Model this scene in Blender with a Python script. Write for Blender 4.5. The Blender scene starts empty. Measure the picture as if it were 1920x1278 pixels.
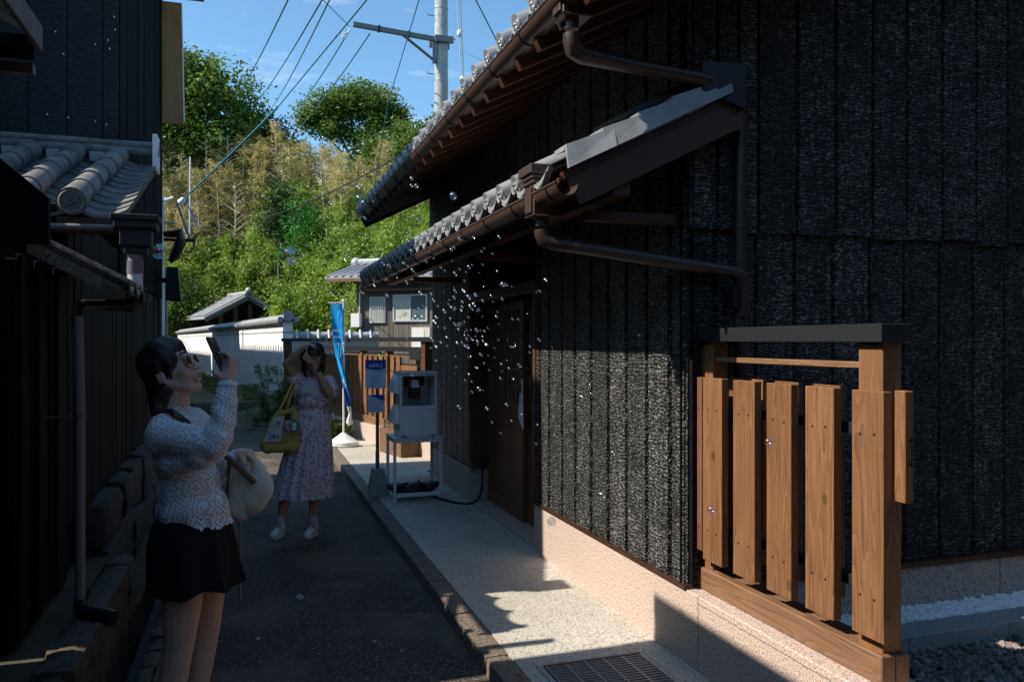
import bpy, bmesh, math, random
import numpy as np
from mathutils import Vector, Matrix, noise
R = math.radians
rng = random.Random(7)
S = bpy.context.scene
COL = S.collection

# ------------------------------------------------------------ camera, sky, sun, exposure
cam = bpy.data.cameras.new('camera'); cam.lens = 28.0; cam.sensor_width = 36.0
cam.clip_start = 0.05; cam.clip_end = 600
camo = bpy.data.objects.new('camera', cam); COL.objects.link(camo)
camo.location = (0, 0, 1.55); camo.rotation_euler = (R(90), 0, R(-18.35))
S.camera = camo
SUN_EL = R(42.9)                       # sun stands to the left of the lane
w = bpy.data.worlds.new('World'); S.world = w; w.use_nodes = True
nt = w.node_tree; nt.nodes.clear()
sky = nt.nodes.new('ShaderNodeTexSky'); sky.sky_type = 'NISHITA'; sky.sun_disc = False
sky.sun_elevation = SUN_EL; sky.sun_rotation = R(-88); sky.air_density = 1.0; sky.dust_density = 0.4; sky.ozone_density = 1.6
tc = nt.nodes.new('ShaderNodeTexCoord'); mp = nt.nodes.new('ShaderNodeMapping')
mp.inputs['Scale'].default_value = (2.2, 5.0, 9.0); mp.inputs['Rotation'].default_value = (0.2, 0.9, 0.5)
nz = nt.nodes.new('ShaderNodeTexNoise'); nz.inputs['Scale'].default_value = 1.7; nz.inputs['Detail'].default_value = 7; nz.inputs['Roughness'].default_value = .62
cr = nt.nodes.new('ShaderNodeValToRGB'); cr.color_ramp.elements[0].position = .56; cr.color_ramp.elements[1].position = .85
cr.color_ramp.elements[1].color = (.55, .55, .55, 1)
mx = nt.nodes.new('ShaderNodeMixRGB'); mx.inputs[2].default_value = (6.2, 6.6, 7.2, 1)
bg = nt.nodes.new('ShaderNodeBackground'); bg.inputs['Strength'].default_value = 0.13
ow = nt.nodes.new('ShaderNodeOutputWorld'); L = nt.links.new
L(tc.outputs['Generated'], mp.inputs['Vector']); L(mp.outputs[0], nz.inputs['Vector']); L(nz.outputs['Fac'], cr.inputs[0])
tn = nt.nodes.new('ShaderNodeMixRGB'); tn.blend_type = 'MULTIPLY'; tn.inputs[0].default_value = 1; tn.inputs[2].default_value = (.58, .80, .86, 1)
L(cr.outputs[0], mx.inputs[0]); L(sky.outputs[0], tn.inputs[1]); L(tn.outputs[0], mx.inputs[1]); L(mx.outputs[0], bg.inputs[0]); L(bg.outputs[0], ow.inputs[0])
sl = bpy.data.lights.new('sun', 'SUN'); sl.energy = 3.9; sl.angle = R(0.55); sl.color = (1.0, .93, .82)
so = bpy.data.objects.new('sun', sl); COL.objects.link(so); so.location = (-20, 2, 20)
so.rotation_euler = Vector((1.0, -0.035, -0.93)).to_track_quat('-Z', 'Y').to_euler()
S.view_settings.view_transform = 'Standard'; S.view_settings.look = 'None'
S.view_settings.exposure = 0.95; S.view_settings.gamma = 1.0; S.view_settings.use_curve_mapping = False
S.render.engine = 'CYCLES'; S.cycles.max_bounces = 8; S.cycles.diffuse_bounces = 6; S.cycles.transparent_max_bounces = 16

# ------------------------------------------------------------ materials
def mat(name, col, rough=.6, metal=0, spec=.5, **k):
    m = bpy.data.materials.new(name); m.use_nodes = True
    b = m.node_tree.nodes['Principled BSDF']
    b.inputs['Base Color'].default_value = (*col, 1); b.inputs['Roughness'].default_value = rough
    b.inputs['Metallic'].default_value = metal; b.inputs['Specular IOR Level'].default_value = spec
    for kk, v in k.items(): b.inputs[kk.replace('_', ' ')].default_value = v
    return m
class NT:
    def __init__(s, m): s.t = m.node_tree; s.b = s.t.nodes['Principled BSDF']; s.o = s.t.nodes['Material Output']
    def n(s, typ, **k):
        x = s.t.nodes.new('ShaderNode' + typ)
        for a, v in k.items():
            if hasattr(x, a): setattr(x, a, v)
            else: x.inputs[a.replace('_', ' ')].default_value = v
        return x
    def l(s, a, b): s.t.links.new(a, b)
    def pos(s, scale, rnd=True, rot=(0, 0, 0)):
        g = s.n('NewGeometry'); m = s.n('Mapping'); m.inputs['Scale'].default_value = scale; m.inputs['Rotation'].default_value = rot
        if rnd:
            oi = s.n('ObjectInfo'); mu = s.n('Math', operation='MULTIPLY'); mu.inputs[1].default_value = 37.0
            ad = s.n('VectorMath', operation='ADD'); s.l(oi.outputs['Random'], mu.inputs[0])
            s.l(g.outputs['Position'], ad.inputs[0]); s.l(mu.outputs[0], ad.inputs[1]); s.l(ad.outputs[0], m.inputs['Vector'])
        else: s.l(g.outputs['Position'], m.inputs['Vector'])
        return m.outputs[0]
    def noise(s, v, scale=1, det=4, ro=.55, dist=0):
        x = s.n('TexNoise'); x.inputs['Scale'].default_value = scale; x.inputs['Detail'].default_value = det
        x.inputs['Roughness'].default_value = ro; x.inputs['Distortion'].default_value = dist; s.l(v, x.inputs['Vector']); return x.outputs['Fac']
    def vor(s, v, scale=1, feat='F1', out='Distance', rnd=1):
        x = s.n('TexVoronoi'); x.feature = feat; x.inputs['Scale'].default_value = scale; x.inputs['Randomness'].default_value = rnd
        s.l(v, x.inputs['Vector']); return x.outputs[out]
    def ramp(s, f, stops):
        x = s.n('ValToRGB'); e = x.color_ramp.elements
        while len(e) < len(stops): e.new(.5)
        for q, (p, c) in zip(e, stops): q.position = p; q.color = (*c, 1) if len(c) == 3 else c
        s.l(f, x.inputs[0]); return x.outputs[0]
    def mix(s, f, a, b, mode='MIX'):
        x = s.n('MixRGB'); x.blend_type = mode
        for i, v in ((0, f), (1, a), (2, b)):
            if hasattr(v, 'links'): s.l(v, x.inputs[i])
            elif i == 0: x.inputs[0].default_value = v
            else: x.inputs[i].default_value = (*v, 1)
        return x.outputs[0]
    def math(s, op, a, b=0):
        x = s.n('Math', operation=op)
        for i, v in ((0, a), (1, b)):
            if hasattr(v, 'links'): s.l(v, x.inputs[i])
            else: x.inputs[i].default_value = v
        return x.outputs[0]
    def bump(s, h, dist=.01, st=1.0, prev=None):
        x = s.n('Bump'); x.inputs['Distance'].default_value = dist; x.inputs['Strength'].default_value = st
        s.l(h, x.inputs['Height'])
        if prev: s.l(prev, x.inputs['Normal'])
        s.l(x.outputs[0], s.b.inputs['Normal']); return x.outputs[0]
    def col(s, c): s.l(c, s.b.inputs['Base Color'])
    def rough(s, c): s.l(c, s.b.inputs['Roughness'])
def wood(name, dark, light, axis, rough=.55, ring=1.0, b=.0015):
    m = mat(name, light, rough); t = NT(m); k = [11, 11, 11]; k[axis] = .9
    v = t.pos(tuple(k)); n1 = t.noise(v, 1.0, 1.5, .4, .8)
    w1 = t.math('FRACT', t.math('MULTIPLY', n1, 15.0 * ring)); k2 = [180, 180, 180]; k2[axis] = 5
    n2 = t.noise(t.pos(tuple(k2)), 1, 3); n3 = t.noise(t.pos((2.5, 2.5, 1.2)), 1, 2)
    f = t.math('ADD', t.math('MULTIPLY', w1, .34), t.math('MULTIPLY', n2, .8))
    c = t.ramp(f, [(.28, light), (.66, tuple((a + bb) / 2 for a, bb in zip(dark, light))), (.95, dark)])
    oi = t.n('ObjectInfo'); c = t.mix(t.ramp(t.math('ADD', t.math('MULTIPLY', n3, .6), t.math('MULTIPLY', oi.outputs['Random'], .4)), [(.3, (0, 0, 0)), (.75, (.45, .45, .45))]), c, tuple(x * .62 for x in dark))
    t.col(c); t.bump(n2, b, .6); return m
def charred(name, base, hi, su=46, sv=85, dist=.012, spec=.8, rough=.5):
    m = mat(name, base, rough, spec=spec); t = NT(m); g = t.pos((1, 1, 1)); sx = t.n('SeparateXYZ'); t.l(g, sx.inputs[0])
    n1 = t.noise(t.pos((28, 28, 34)), 1, 2); n0 = t.noise(t.pos((7, 7, 5)), 1, 2)
    ph = t.math('ADD', t.math('MULTIPLY', sx.outputs[2], sv), t.math('MULTIPLY', n1, 3.2))
    rip = t.math('SUBTRACT', 1.0, t.math('ABSOLUTE', t.math('MULTIPLY', t.math('SUBTRACT', t.math('FRACT', ph), .5), 2.0)))
    vv = t.n('VectorMath', operation='ADD'); t.l(t.pos((su, su, sv * .8)), vv.inputs[0]); t.l(t.math('MULTIPLY', n1, 2.0), vv.inputs[1])
    h = t.vor(vv.outputs[0], 1, 'SMOOTH_F1'); h2 = t.noise(t.pos((260, 260, 260)), 1, 2)
    amp = t.ramp(n0, [(.36, (.78, .78, .78)), (.62, (1, 1, 1))])
    hh = t.math('MULTIPLY', t.math('ADD', t.math('MULTIPLY', rip, .5), t.math('MULTIPLY', t.math('SUBTRACT', 1.0, h), .6)), amp)
    oi = t.n('ObjectInfo'); cc = t.mix(t.ramp(hh, [(.45, (0, 0, 0)), (.88, (1, 1, 1))]), base, hi)
    grain = t.noise(t.pos((120, 120, 2.5)), 1, 3); cc = t.mix(t.ramp(grain, [(.42, (.55, .55, .55)), (.56, (0, 0, 0))]), cc, tuple(q * .5 for q in base))
    t.col(t.mix(t.ramp(oi.outputs['Random'], [(0, (0, 0, 0)), (1, (.55, .55, .55))]), cc, base))
    t.bump(t.math('ADD', hh, t.math('MULTIPLY', h2, .06)), dist, 1.0); return m
M = {}
M['char'] = charred('charred_cedar', (.014, .0137, .0133), (.27, .262, .246), 46, 54, .020, .28, .5)
M['char_old'] = charred('old_charred_cedar', (.007, .007, .008), (.016, .017, .020), 40, 130, .005, .5, .5)
def streak():
    m = mat('weathered_black_boards', (.02, .02, .02), .9, spec=.08); t = NT(m)
    n = t.noise(t.pos((60, 60, 1.2)), 1, 4, .6); t.col(t.ramp(n, [(.50, (.002, .002, .003)), (.60, (.009, .010, .012)), (.78, (.10, .11, .125))])); t.bump(n, .004, .6); return m
M['streak'] = streak()
def plainblack():
    m = mat('sooty_black_wood', (.005, .005, .005), .75, spec=.12); t = NT(m); n = t.noise(t.pos((50, 50, 2)), 1, 3)
    t.col(t.ramp(n, [(.3, (.0025, .0023, .0022)), (.8, (.009, .0075, .0065))])); t.bump(n, .002, .5); return m
M['soot'] = plainblack()
M['fence_z'] = wood('brown_stained_cedar_upright', (.085, .035, .014), (.29, .132, .055), 2)
M['fence_y'] = wood('brown_stained_cedar_lengthways', (.095, .046, .022), (.26, .14, .072), 1)
M['brown_y'] = wood('dark_brown_timber', (.025, .009, .005), (.075, .027, .013), 1, .5, .6)
M['brown_x'] = wood('dark_brown_timber_cross', (.03, .011, .006), (.10, .036, .018), 0, .5, .6)
M['brown_z'] = wood('dark_brown_timber_upright', (.04, .016, .008), (.13, .052, .022), 2, .5, .6)
M['door'] = wood('door_timber', (.10, .036, .012), (.30, .115, .04), 2, .45, .5)
M['old_wood'] = wood('grey_weathered_boards', (.05, .042, .036), (.19, .165, .14), 2, .8, .8)
M['tan'] = wood('tan_board', (.30, .17, .07), (.46, .28, .12), 2, .6, .3)
def granite(name, a, b_, c_, sc=170, dist=.003):
    m = mat(name, a, .75); t = NT(m); v = t.pos((sc, sc, sc * .6), False)
    n = t.noise(v, 1, 3, .6); n2 = t.noise(t.pos((1.5, 1.5, 1.5), False), 1, 3)
    c = t.ramp(n, [(.40, c_), (.47, b_), (.56, a)]); c = t.mix(t.ramp(n2, [(.35, (0, 0, 0)), (.7, (.3, .3, .3))]), c, tuple(x * .7 for x in a)); t.col(c); t.bump(n, dist, .5); return m
M['pink'] = granite('pink_washed_granite', (.56, .475, .41), (.45, .33, .265), (.26, .125, .085))
M['kerbstone'] = granite('weathered_kerb_stone', (.20, .155, .115), (.13, .10, .078), (.06, .045, .035), 90, .006)
M['ledge'] = granite('yellowish_rough_stone', (.085, .062, .034), (.045, .033, .02), (.015, .012, .008), 40, .012)
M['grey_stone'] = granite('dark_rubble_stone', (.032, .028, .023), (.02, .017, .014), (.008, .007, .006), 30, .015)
M['cement'] = granite('grey_cement', (.36, .35, .33), (.31, .30, .28), (.25, .24, .22), 60, .001)
def pavement():
    m = mat('washed_aggregate_concrete', (.45, .42, .36), .8); t = NT(m)
    d = t.vor(t.pos((95, 95, 95), False), 1, 'F1'); dc = t.vor(t.pos((95, 95, 95), False), 1, 'F1', 'Color')
    bw = t.n('RGBToBW'); t.l(dc, bw.inputs[0])
    peb = t.ramp(bw.outputs[0], [(.20, (.14, .13, .12)), (.34, (.38, .345, .285)), (.7, (.55, .50, .42)), (.9, (.64, .60, .52))])
    c = t.mix(t.ramp(d, [(.35, (0, 0, 0)), (.62, (1, 1, 1))]), peb, (.46, .425, .365))
    n = t.noise(t.pos((1.6, 1.1, 1), False), 1, 4); c = t.mix(t.ramp(n, [(.4, (0, 0, 0)), (.75, (.5, .5, .5))]), c, (.22, .19, .155))
    t.col(c); t.bump(d, .004, .5); return m
M['pave'] = pavement()
def asphalt():
    m = mat('worn_asphalt', (.05, .048, .045), .85); t = NT(m)
    n = t.noise(t.pos((1.1, 1.0, 1), False), 1, 5, .6); dc = t.vor(t.pos((120, 120, 120), False), 1, 'F1', 'Color'); d = t.vor(t.pos((120, 120, 120), False), 1)
    bw = t.n('RGBToBW'); t.l(dc, bw.inputs[0])
    c = t.ramp(bw.outputs[0], [(.3, (.022, .0165, .012)), (.66, (.046, .036, .026)), (.80, (.10, .082, .062)), (.94, (.26, .22, .17))])
    c = t.mix(t.ramp(n, [(.48, (0, 0, 0)), (.60, (.9, .9, .9))]), c, (.125, .094, .066))
    t.col(c); t.bump(d, .006, .6); return m
M['asphalt'] = asphalt()
def dirt(name, a, b_, sc=3):
    m = mat(name, a, .95, spec=.1); t = NT(m); n = t.noise(t.pos((sc, sc, sc), False), 1, 6, .65); t.col(t.ramp(n, [(.35, a), (.65, b_)])); t.bump(n, .03, .6); return m
M['dirt'] = dirt('earth', (.05, .042, .03), (.10, .085, .055))
M['bank'] = dirt('grassy_earth', (.06, .055, .035), (.15, .13, .085), 6)
M['hill'] = dirt('dark_hill_soil', (.02, .025, .01), (.05, .055, .02), 1)  # dark olive soil, mottled by noise
M['asphalt_far'] = M['asphalt']
def plaster():
    m = mat('white_plaster', (.78, .77, .74), .85); t = NT(m); n = t.noise(t.pos((1.2, 1.2, 3), False), 1, 4); t.col(t.ramp(n, [(.3, (.70, .69, .66)), (.6, (.80, .79, .765))])); return m
M['plaster'] = plaster()
def tile(name, a, b_, rough=.34):
    m = mat(name, a, rough, spec=.7); t = NT(m); n = t.noise(t.pos((9, 9, 9)), 1, 4); t.col(t.ramp(n, [(.35, a), (.7, b_)])); t.rough(t.ramp(n, [(.3, (rough,) * 3), (.7, (rough + .14,) * 3)])); return m
M['tile'] = tile('silver_grey_clay_tile', (.20, .20, .20), (.30, .30, .295), .24)
M['tile_old'] = tile('lichened_old_clay_tile', (.085, .082, .078), (.21, .198, .18), .65)
M['tile_far'] = tile('pale_grey_roof_tile', (.27, .27, .27), (.40, .40, .40), .45)
M['gutter'] = mat('brown_gutter', (.055, .032, .023), .36, spec=.5)
M['pipe_b'] = mat('brown_pipe', (.04, .024, .018), .4)
M['pipe_g'] = mat('grey_mauve_pipe', (.16, .135, .14), .5)
M['pipe_w'] = mat('pale_pipe', (.62, .58, .58), .4)
M['bmetal'] = mat('black_coated_metal', (.018, .018, .020), .42, .0, .5)
M['flash'] = mat('dark_blue_black_flashing', (.012, .014, .022), .35)
M['steel'] = mat('galvanised_steel', (.42, .43, .44), .42, .55)
M['dsteel'] = mat('dull_steel_arm', (.16, .16, .17), .5, .4)
M['white'] = mat('white_plastic', (.74, .74, .74), .4)
M['greyp'] = mat('pale_grey_panel', (.80, .79, .78), .5)
M['lgrey'] = mat('light_grey_metal', (.72, .72, .69), .45)
M['black'] = mat('black_plastic', (.008, .008, .009), .4)
M['rubber'] = mat('black_rubber', (.01, .01, .011), .55)
M['paper'] = mat('white_paper', (.70, .72, .74), .7)
M['glass'] = mat('window_glass', (.10, .13, .14), .08, spec=.9)
M['shoji'] = mat('frosted_door_glass', (.16, .18, .18), .3)
M['curtain'] = mat('cream_curtain', (.48, .46, .40), .8)
M['alu'] = mat('aluminium_frame', (.55, .56, .56), .4, .3)
M['navy'] = mat('navy_sign_face', (.02, .05, .36), .5)
M['signbg'] = mat('pale_blue_sign_face', (.62, .72, .82), .5)
M['ltext'] = mat('pale_blue_lettering', (.72, .80, .88), .5)
M['dtext'] = mat('dark_blue_print', (.05, .09, .25), .6)
M['blue'] = mat('sky_blue_banner_cloth', (.0, .38, .88), .7, Transmission_Weight=0.0)
M['blue2'] = mat('deep_blue_banner_cloth', (.01, .10, .46), .7)
M['cyan'] = mat('cyan_print', (.03, .50, .86), .6)
M['wprint'] = mat('white_print', (.7, .8, .88), .6)
M['post'] = wood('orange_brown_post', (.12, .05, .015), (.26, .12, .035), 2)
M['cable'] = mat('teal_cable', (.04, .16, .20), .5)
M['cable_w'] = mat('white_cable', (.6, .6, .62), .5)
M['cable_k'] = mat('black_cable', (.02, .02, .02), .5)
M['nail'] = mat('dark_nail_head', (.012, .010, .009), .4)
M['rust'] = mat('rusty_edge', (.16, .08, .035), .7)

# ------------------------------------------------------------ builders
OFF = {}
def tag(o, label=None, cat=None, group=None, kind=None):
    if label: o['label'] = label
    if cat: o['category'] = cat
    if group: o['group'] = group
    if kind: o['kind'] = kind
    return o
def thing(name, loc, label, cat, group=None, rz=0.0, local=False):
    o = bpy.data.objects.new(name, None); COL.objects.link(o); o.empty_display_size = .1
    o.location = loc; o.rotation_euler = (0, 0, rz); OFF[o.name] = Vector((0, 0, 0)) if local else Vector(loc)
    return tag(o, label, cat, group)
class MB:
    def __init__(s): s.v = []; s.f = []
    def add(s, vs, fs):
        n = len(s.v); s.v += [tuple(v) for v in vs]; s.f += [tuple(i + n for i in f) for f in fs]; return s
    def box(s, x0, x1, y0, y1, z0, z1, bev=0):
        if bev:
            b = bev; xs = (x0, x1); ys = (y0, y1); zs = (z0, z1); vs = []; idx = {}
            for i in (0, 1):
                for j in (0, 1):
                    for k in (0, 1):
                        sx, sy, sz = (1, -1)[i], (1, -1)[j], (1, -1)[k]
                        for a, d in (('x', (0, b * sy, b * sz)), ('y', (b * sx, 0, b * sz)), ('z', (b * sx, b * sy, 0))):
                            idx[i, j, k, a] = len(vs); vs.append((xs[i] + d[0], ys[j] + d[1], zs[k] + d[2]))
            fs = []
            for i in (0, 1): fs.append([idx[i, j, k, 'x'] for j, k in ((0, 0), (1, 0), (1, 1), (0, 1))])
            for j in (0, 1): fs.append([idx[i, j, k, 'y'] for i, k in ((0, 0), (1, 0), (1, 1), (0, 1))])
            for k in (0, 1): fs.append([idx[i, j, k, 'z'] for i, j in ((0, 0), (1, 0), (1, 1), (0, 1))])
            for j in (0, 1):
                for k in (0, 1): fs.append([idx[0, j, k, 'y'], idx[1, j, k, 'y'], idx[1, j, k, 'z'], idx[0, j, k, 'z']])
            for i in (0, 1):
                for k in (0, 1): fs.append([idx[i, 0, k, 'x'], idx[i, 1, k, 'x'], idx[i, 1, k, 'z'], idx[i, 0, k, 'z']])
            for i in (0, 1):
                for j in (0, 1): fs.append([idx[i, j, 0, 'x'], idx[i, j, 1, 'x'], idx[i, j, 1, 'y'], idx[i, j, 0, 'y']])
            for i in (0, 1):
                for j in (0, 1):
                    for k in (0, 1): fs.append([idx[i, j, k, a] for a in 'xyz'])
            return s.add(vs, fs)
        vs = [(x, y, z) for z in (z0, z1) for y in (y0, y1) for x in (x0, x1)]
        return s.add(vs, [(0, 2, 3, 1), (4, 5, 7, 6), (0, 1, 5, 4), (2, 6, 7, 3), (0, 4, 6, 2), (1, 3, 7, 5)])
    def hexa(s, p):   # 8 points: bottom 4 (ccw), top 4
        return s.add(p, [(3, 2, 1, 0), (4, 5, 6, 7), (0, 1, 5, 4), (1, 2, 6, 5), (2, 3, 7, 6), (3, 0, 4, 7)])
    def beam(s, a, b, w, h, up=(0, 0, 1)):
        a = Vector(a); b = Vector(b); d = (b - a).normalized(); u = Vector(up); sd = d.cross(u).normalized(); u = sd.cross(d)
        p = []
        for q in (a, b):
            for i, j in ((-1, -1), (1, -1), (1, 1), (-1, 1)): p.append(q + sd * w / 2 * i + u * h / 2 * j)
        return s.add(p, [(3, 2, 1, 0), (4, 5, 6, 7), (0, 1, 5, 4), (1, 2, 6, 5), (2, 3, 7, 6), (3, 0, 4, 7)])
    def prism(s, poly, a, b):   # poly list of 3D points for start, translate a->b vector
        n = len(poly); p = [Vector(q) + Vector(a) for q in poly] + [Vector(q) + Vector(b) for q in poly]
        return s.add(p, [tuple(range(n))[::-1], tuple(range(n, 2 * n))] + [(i, (i + 1) % n, n + (i + 1) % n, n + i) for i in range(n)])
    def tube(s, pts, r, n=10, cap=True):
        pts = [Vector(p) for p in pts]; m = len(pts); rs = r if isinstance(r, (list, tuple)) else [r] * m
        base = len(s.v); prev = None
        for i, p in enumerate(pts):
            d = (pts[min(i + 1, m - 1)] - pts[max(i - 1, 0)]).normalized()
            ref = prev if prev is not None else (Vector((0, 0, 1)) if abs(d.z) < .9 else Vector((0, 1, 0)))
            a = (ref - d * ref.dot(d)).normalized(); prev = a; b = d.cross(a)
            for k in range(n):
                t = 2 * math.pi * k / n; s.v.append(tuple(p + (a * math.cos(t) + b * math.sin(t)) * rs[i]))
        for i in range(m - 1):
            for k in range(n):
                k2 = (k + 1) % n; s.f.append((base + i * n + k, base + i * n + k2, base + (i + 1) * n + k2, base + (i + 1) * n + k))
        if cap: s.f.append(tuple(base + k for k in range(n))[::-1]); s.f.append(tuple(base + (m - 1) * n + k for k in range(n)))
        return s
    def sphere(s, c, r, nu=10, nv=7):
        r = r if isinstance(r, (tuple, list)) else (r, r, r); base = len(s.v)
        for j in range(nv + 1):
            ph = math.pi * j / nv
            for i in range(nu):
                t = 2 * math.pi * i / nu
                s.v.append((c[0] + r[0] * math.sin(ph) * math.cos(t), c[1] + r[1] * math.sin(ph) * math.sin(t), c[2] + r[2] * math.cos(ph)))
        for j in range(nv):
            for i in range(nu):
                a = base + j * nu + i; b = base + j * nu + (i + 1) % nu; s.f.append((a, a + nu, b + nu, b))
        return s
    def loft(s, rings, cap0=True, cap1=True):
        base = len(s.v); n = len(rings[0])
        for r in rings: s.v += [tuple(p) for p in r]
        for j in range(len(rings) - 1):
            for i in range(n):
                a = base + j * n + i; b = base + j * n + (i + 1) % n; s.f.append((a, b, b + n, a + n))
        if cap0: s.f.append(tuple(base + k for k in range(n))[::-1])
        if cap1: s.f.append(tuple(base + (len(rings) - 1) * n + k for k in range(n)))
        return s
    def grid(s, rows):
        base = len(s.v); n = len(rows[0])
        for r in rows: s.v += [tuple(p) for p in r]
        for j in range(len(rows) - 1):
            for i in range(n - 1):
                a = base + j * n + i; s.f.append((a, a + 1, a + 1 + n, a + n))
        return s
    def mesh(s, name, m, off=Vector((0, 0, 0)), smooth=True, ang=.6):
        me = bpy.data.meshes.new(name); me.from_pydata([(v[0] - off[0], v[1] - off[1], v[2] - off[2]) for v in s.v], [], s.f)
        me.materials.append(m)
        if smooth:
            me.polygons.foreach_set('use_smooth', [True] * len(me.polygons)); me.set_sharp_from_angle(angle=ang)
        me.update(); return me
    def build(s, name, m, parent=None, smooth=True, label=None, kind=None, ang=.6):
        off = Vector((0, 0, 0)); q = parent
        while q is not None and q.name not in OFF: q = q.parent
        if q is not None: off = OFF[q.name]
        o = bpy.data.objects.new(name, s.mesh(name, m, off, smooth, ang)); COL.objects.link(o); o.parent = parent
        if label: o['label'] = label
        if kind: o['kind'] = kind
        return o
def inst(name, mesh, parent, loc, rot=(0, 0, 0), sc=(1, 1, 1)):
    off = Vector((0, 0, 0)); q = parent
    while q is not None and q.name not in OFF: q = q.parent
    if q is not None: off = OFF[q.name]
    o = bpy.data.objects.new(name, mesh); COL.objects.link(o); o.parent = parent
    o.location = Vector(loc) - off; o.rotation_euler = rot; o.scale = sc; return o
def text_mesh(name, body, size, m, parent, loc, rot, ext=.0015, align='LEFT', sx=1.0):
    c = bpy.data.curves.new(name, 'FONT'); c.body = body; c.size = size; c.extrude = ext; c.align_x = align
    o = bpy.data.objects.new(name, c); COL.objects.link(o); bpy.context.view_layer.update()
    me = bpy.data.meshes.new_from_object(o.evaluated_get(bpy.context.evaluated_depsgraph_get()))
    bpy.data.objects.remove(o); me.materials.clear(); me.materials.append(m)
    return inst(name, me, parent, loc, rot, (sx, 1, 1))
def cuts(a, b, n, j=.0):
    return [a + (b - a) * i / n + (rng.uniform(-j, j) if 0 < i < n else 0) for i in range(n + 1)]
def rockbox(mb, x0, x1, y0, y1, z0, z1, amp=.02, cell=.06):
    nx, ny, nz_ = [max(2, min(14, int(abs(q) / cell))) for q in (x1 - x0, y1 - y0, z1 - z0)]
    bm = bmesh.new(); bmesh.ops.create_cube(bm, size=1)
    bmesh.ops.subdivide_edges(bm, edges=[e for e in bm.edges if abs(e.verts[0].co.x - e.verts[1].co.x) > .9], cuts=nx, use_grid_fill=True)
    bmesh.ops.subdivide_edges(bm, edges=[e for e in bm.edges if abs(e.verts[0].co.y - e.verts[1].co.y) > .9], cuts=ny, use_grid_fill=True)
    bmesh.ops.subdivide_edges(bm, edges=[e for e in bm.edges if abs(e.verts[0].co.z - e.verts[1].co.z) > .9], cuts=nz_, use_grid_fill=True)
    bm.verts.index_update(); vs = []; sd = rng.uniform(0, 50)
    for v in bm.verts:
        p = Vector((x0 + (v.co.x + .5) * (x1 - x0), y0 + (v.co.y + .5) * (y1 - y0), z0 + (v.co.z + .5) * (z1 - z0)))
        e = sum(abs(q) > .49 for q in v.co); k = amp * (.5 if e == 1 else .9)
        c = Vector(((x0 + x1) / 2, (y0 + y1) / 2, (z0 + z1) / 2)); d = (p - c)
        n1 = noise.noise(p * 9 + Vector((sd, 0, 0))); n2 = noise.noise(p * 23 + Vector((0, sd, 0)))
        q = Vector([math.copysign(1, d[i]) if abs(v.co[i]) > .49 else 0 for i in range(3)])
        vs.append(p + q * (n1 * k + n2 * k * .5 - (amp * .35 * (e - 1) if e > 1 else 0)))
    mb.add(vs, [tuple(v.index for v in f.verts) for f in bm.faces]); bm.free(); return mb
def sculpt(name, prims, voxel, m, parent, smooth=4, cut=None, disp=None):
    mb = MB()
    for p in prims:
        if p[0] == 'e':
            c, r = p[1], p[2]; tmp = MB().sphere((0, 0, 0), r, 20, 14); rot = p[3] if len(p) > 3 else None
            vs = [(rot @ Vector(v) if rot else Vector(v)) + Vector(c) for v in tmp.v]; mb.add(vs, tmp.f)
        else:
            a, ra, b, rb = Vector(p[1]), p[2], Vector(p[3]), p[4]; mb.tube([a, b], [ra, rb], 14); mb.sphere(a, ra, 14, 9); mb.sphere(b, rb, 14, 9)
    me = mb.mesh(name, m, smooth=False); me.transform(Matrix.Scale(.01, 4))
    o = bpy.data.objects.new(name, me); COL.objects.link(o)
    md = o.modifiers.new('remesh', 'REMESH'); md.mode = 'VOXEL'; md.voxel_size = voxel
    if smooth:
        sm = o.modifiers.new('smooth', 'SMOOTH'); sm.factor = .5; sm.iterations = smooth
    bpy.context.view_layer.update()
    nm = bpy.data.meshes.new_from_object(o.evaluated_get(bpy.context.evaluated_depsgraph_get()))
    o.modifiers.clear(); o.data = nm; nm.name = name
    if cut or disp:
        bm = bmesh.new(); bm.from_mesh(nm)
        if disp:
            bm.normal_update()
            for v in bm.verts:
                n_ = v.normal.copy()
                if cut: n_.z *= .15
                v.co += n_ * disp(v.co)
        if cut: bmesh.ops.delete(bm, geom=[v for v in bm.verts if cut(v.co)], context='VERTS')
        bm.to_mesh(nm); bm.free()
    nm.materials.clear(); nm.materials.append(m)
    nm.polygons.foreach_set('use_smooth', [True] * len(nm.polygons)); nm.update(); o.parent = parent
    return o
# ============================================================ the setting: ground, road, pavement, hill
def struct(name, mb, m, parent=None, **k): return mb.build(name, m, parent, kind=None if parent else 'structure', **k)
struct('ground', MB().box(-220, 220, -120, 400, -1.0, -.30), M['dirt'])
struct('lane_subsoil', MB().box(-3.2, 1.04, 11.5, 60, -.29, -.03).box(-20, -3.2, 9.6, 60, -.29, -.034), M['bank'])
struct('asphalt_road', MB().add([(-.41, -3, 0), (1.05, -3, 0), (1.05, 12.2, 0), (-.41, 12.2, 0), (-.41, -3, -.29), (1.05, -3, -.29), (1.05, 12.2, -.05), (-.41, 12.2, -.29)],
       [(0, 1, 2, 3), (0, 4, 5, 1), (1, 5, 6, 2), (3, 2, 6, 7), (0, 3, 7, 4)]), M['asphalt'])
rl = [((-.41, 12.2), (1.05, 12.2)), ((-.9, 16), (.55, 16)), ((-2.1, 22), (-.75, 22)), ((-4.2, 32), (-2.9, 32)), ((-7, 46), (-5.8, 46))]
struct('lane_bend', MB().grid([[(a[0], a[1], .004 if i else .0), (b[0], b[1], .004 if i else .0)] for i, (a, b) in enumerate(rl)]), M['asphalt'])
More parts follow.
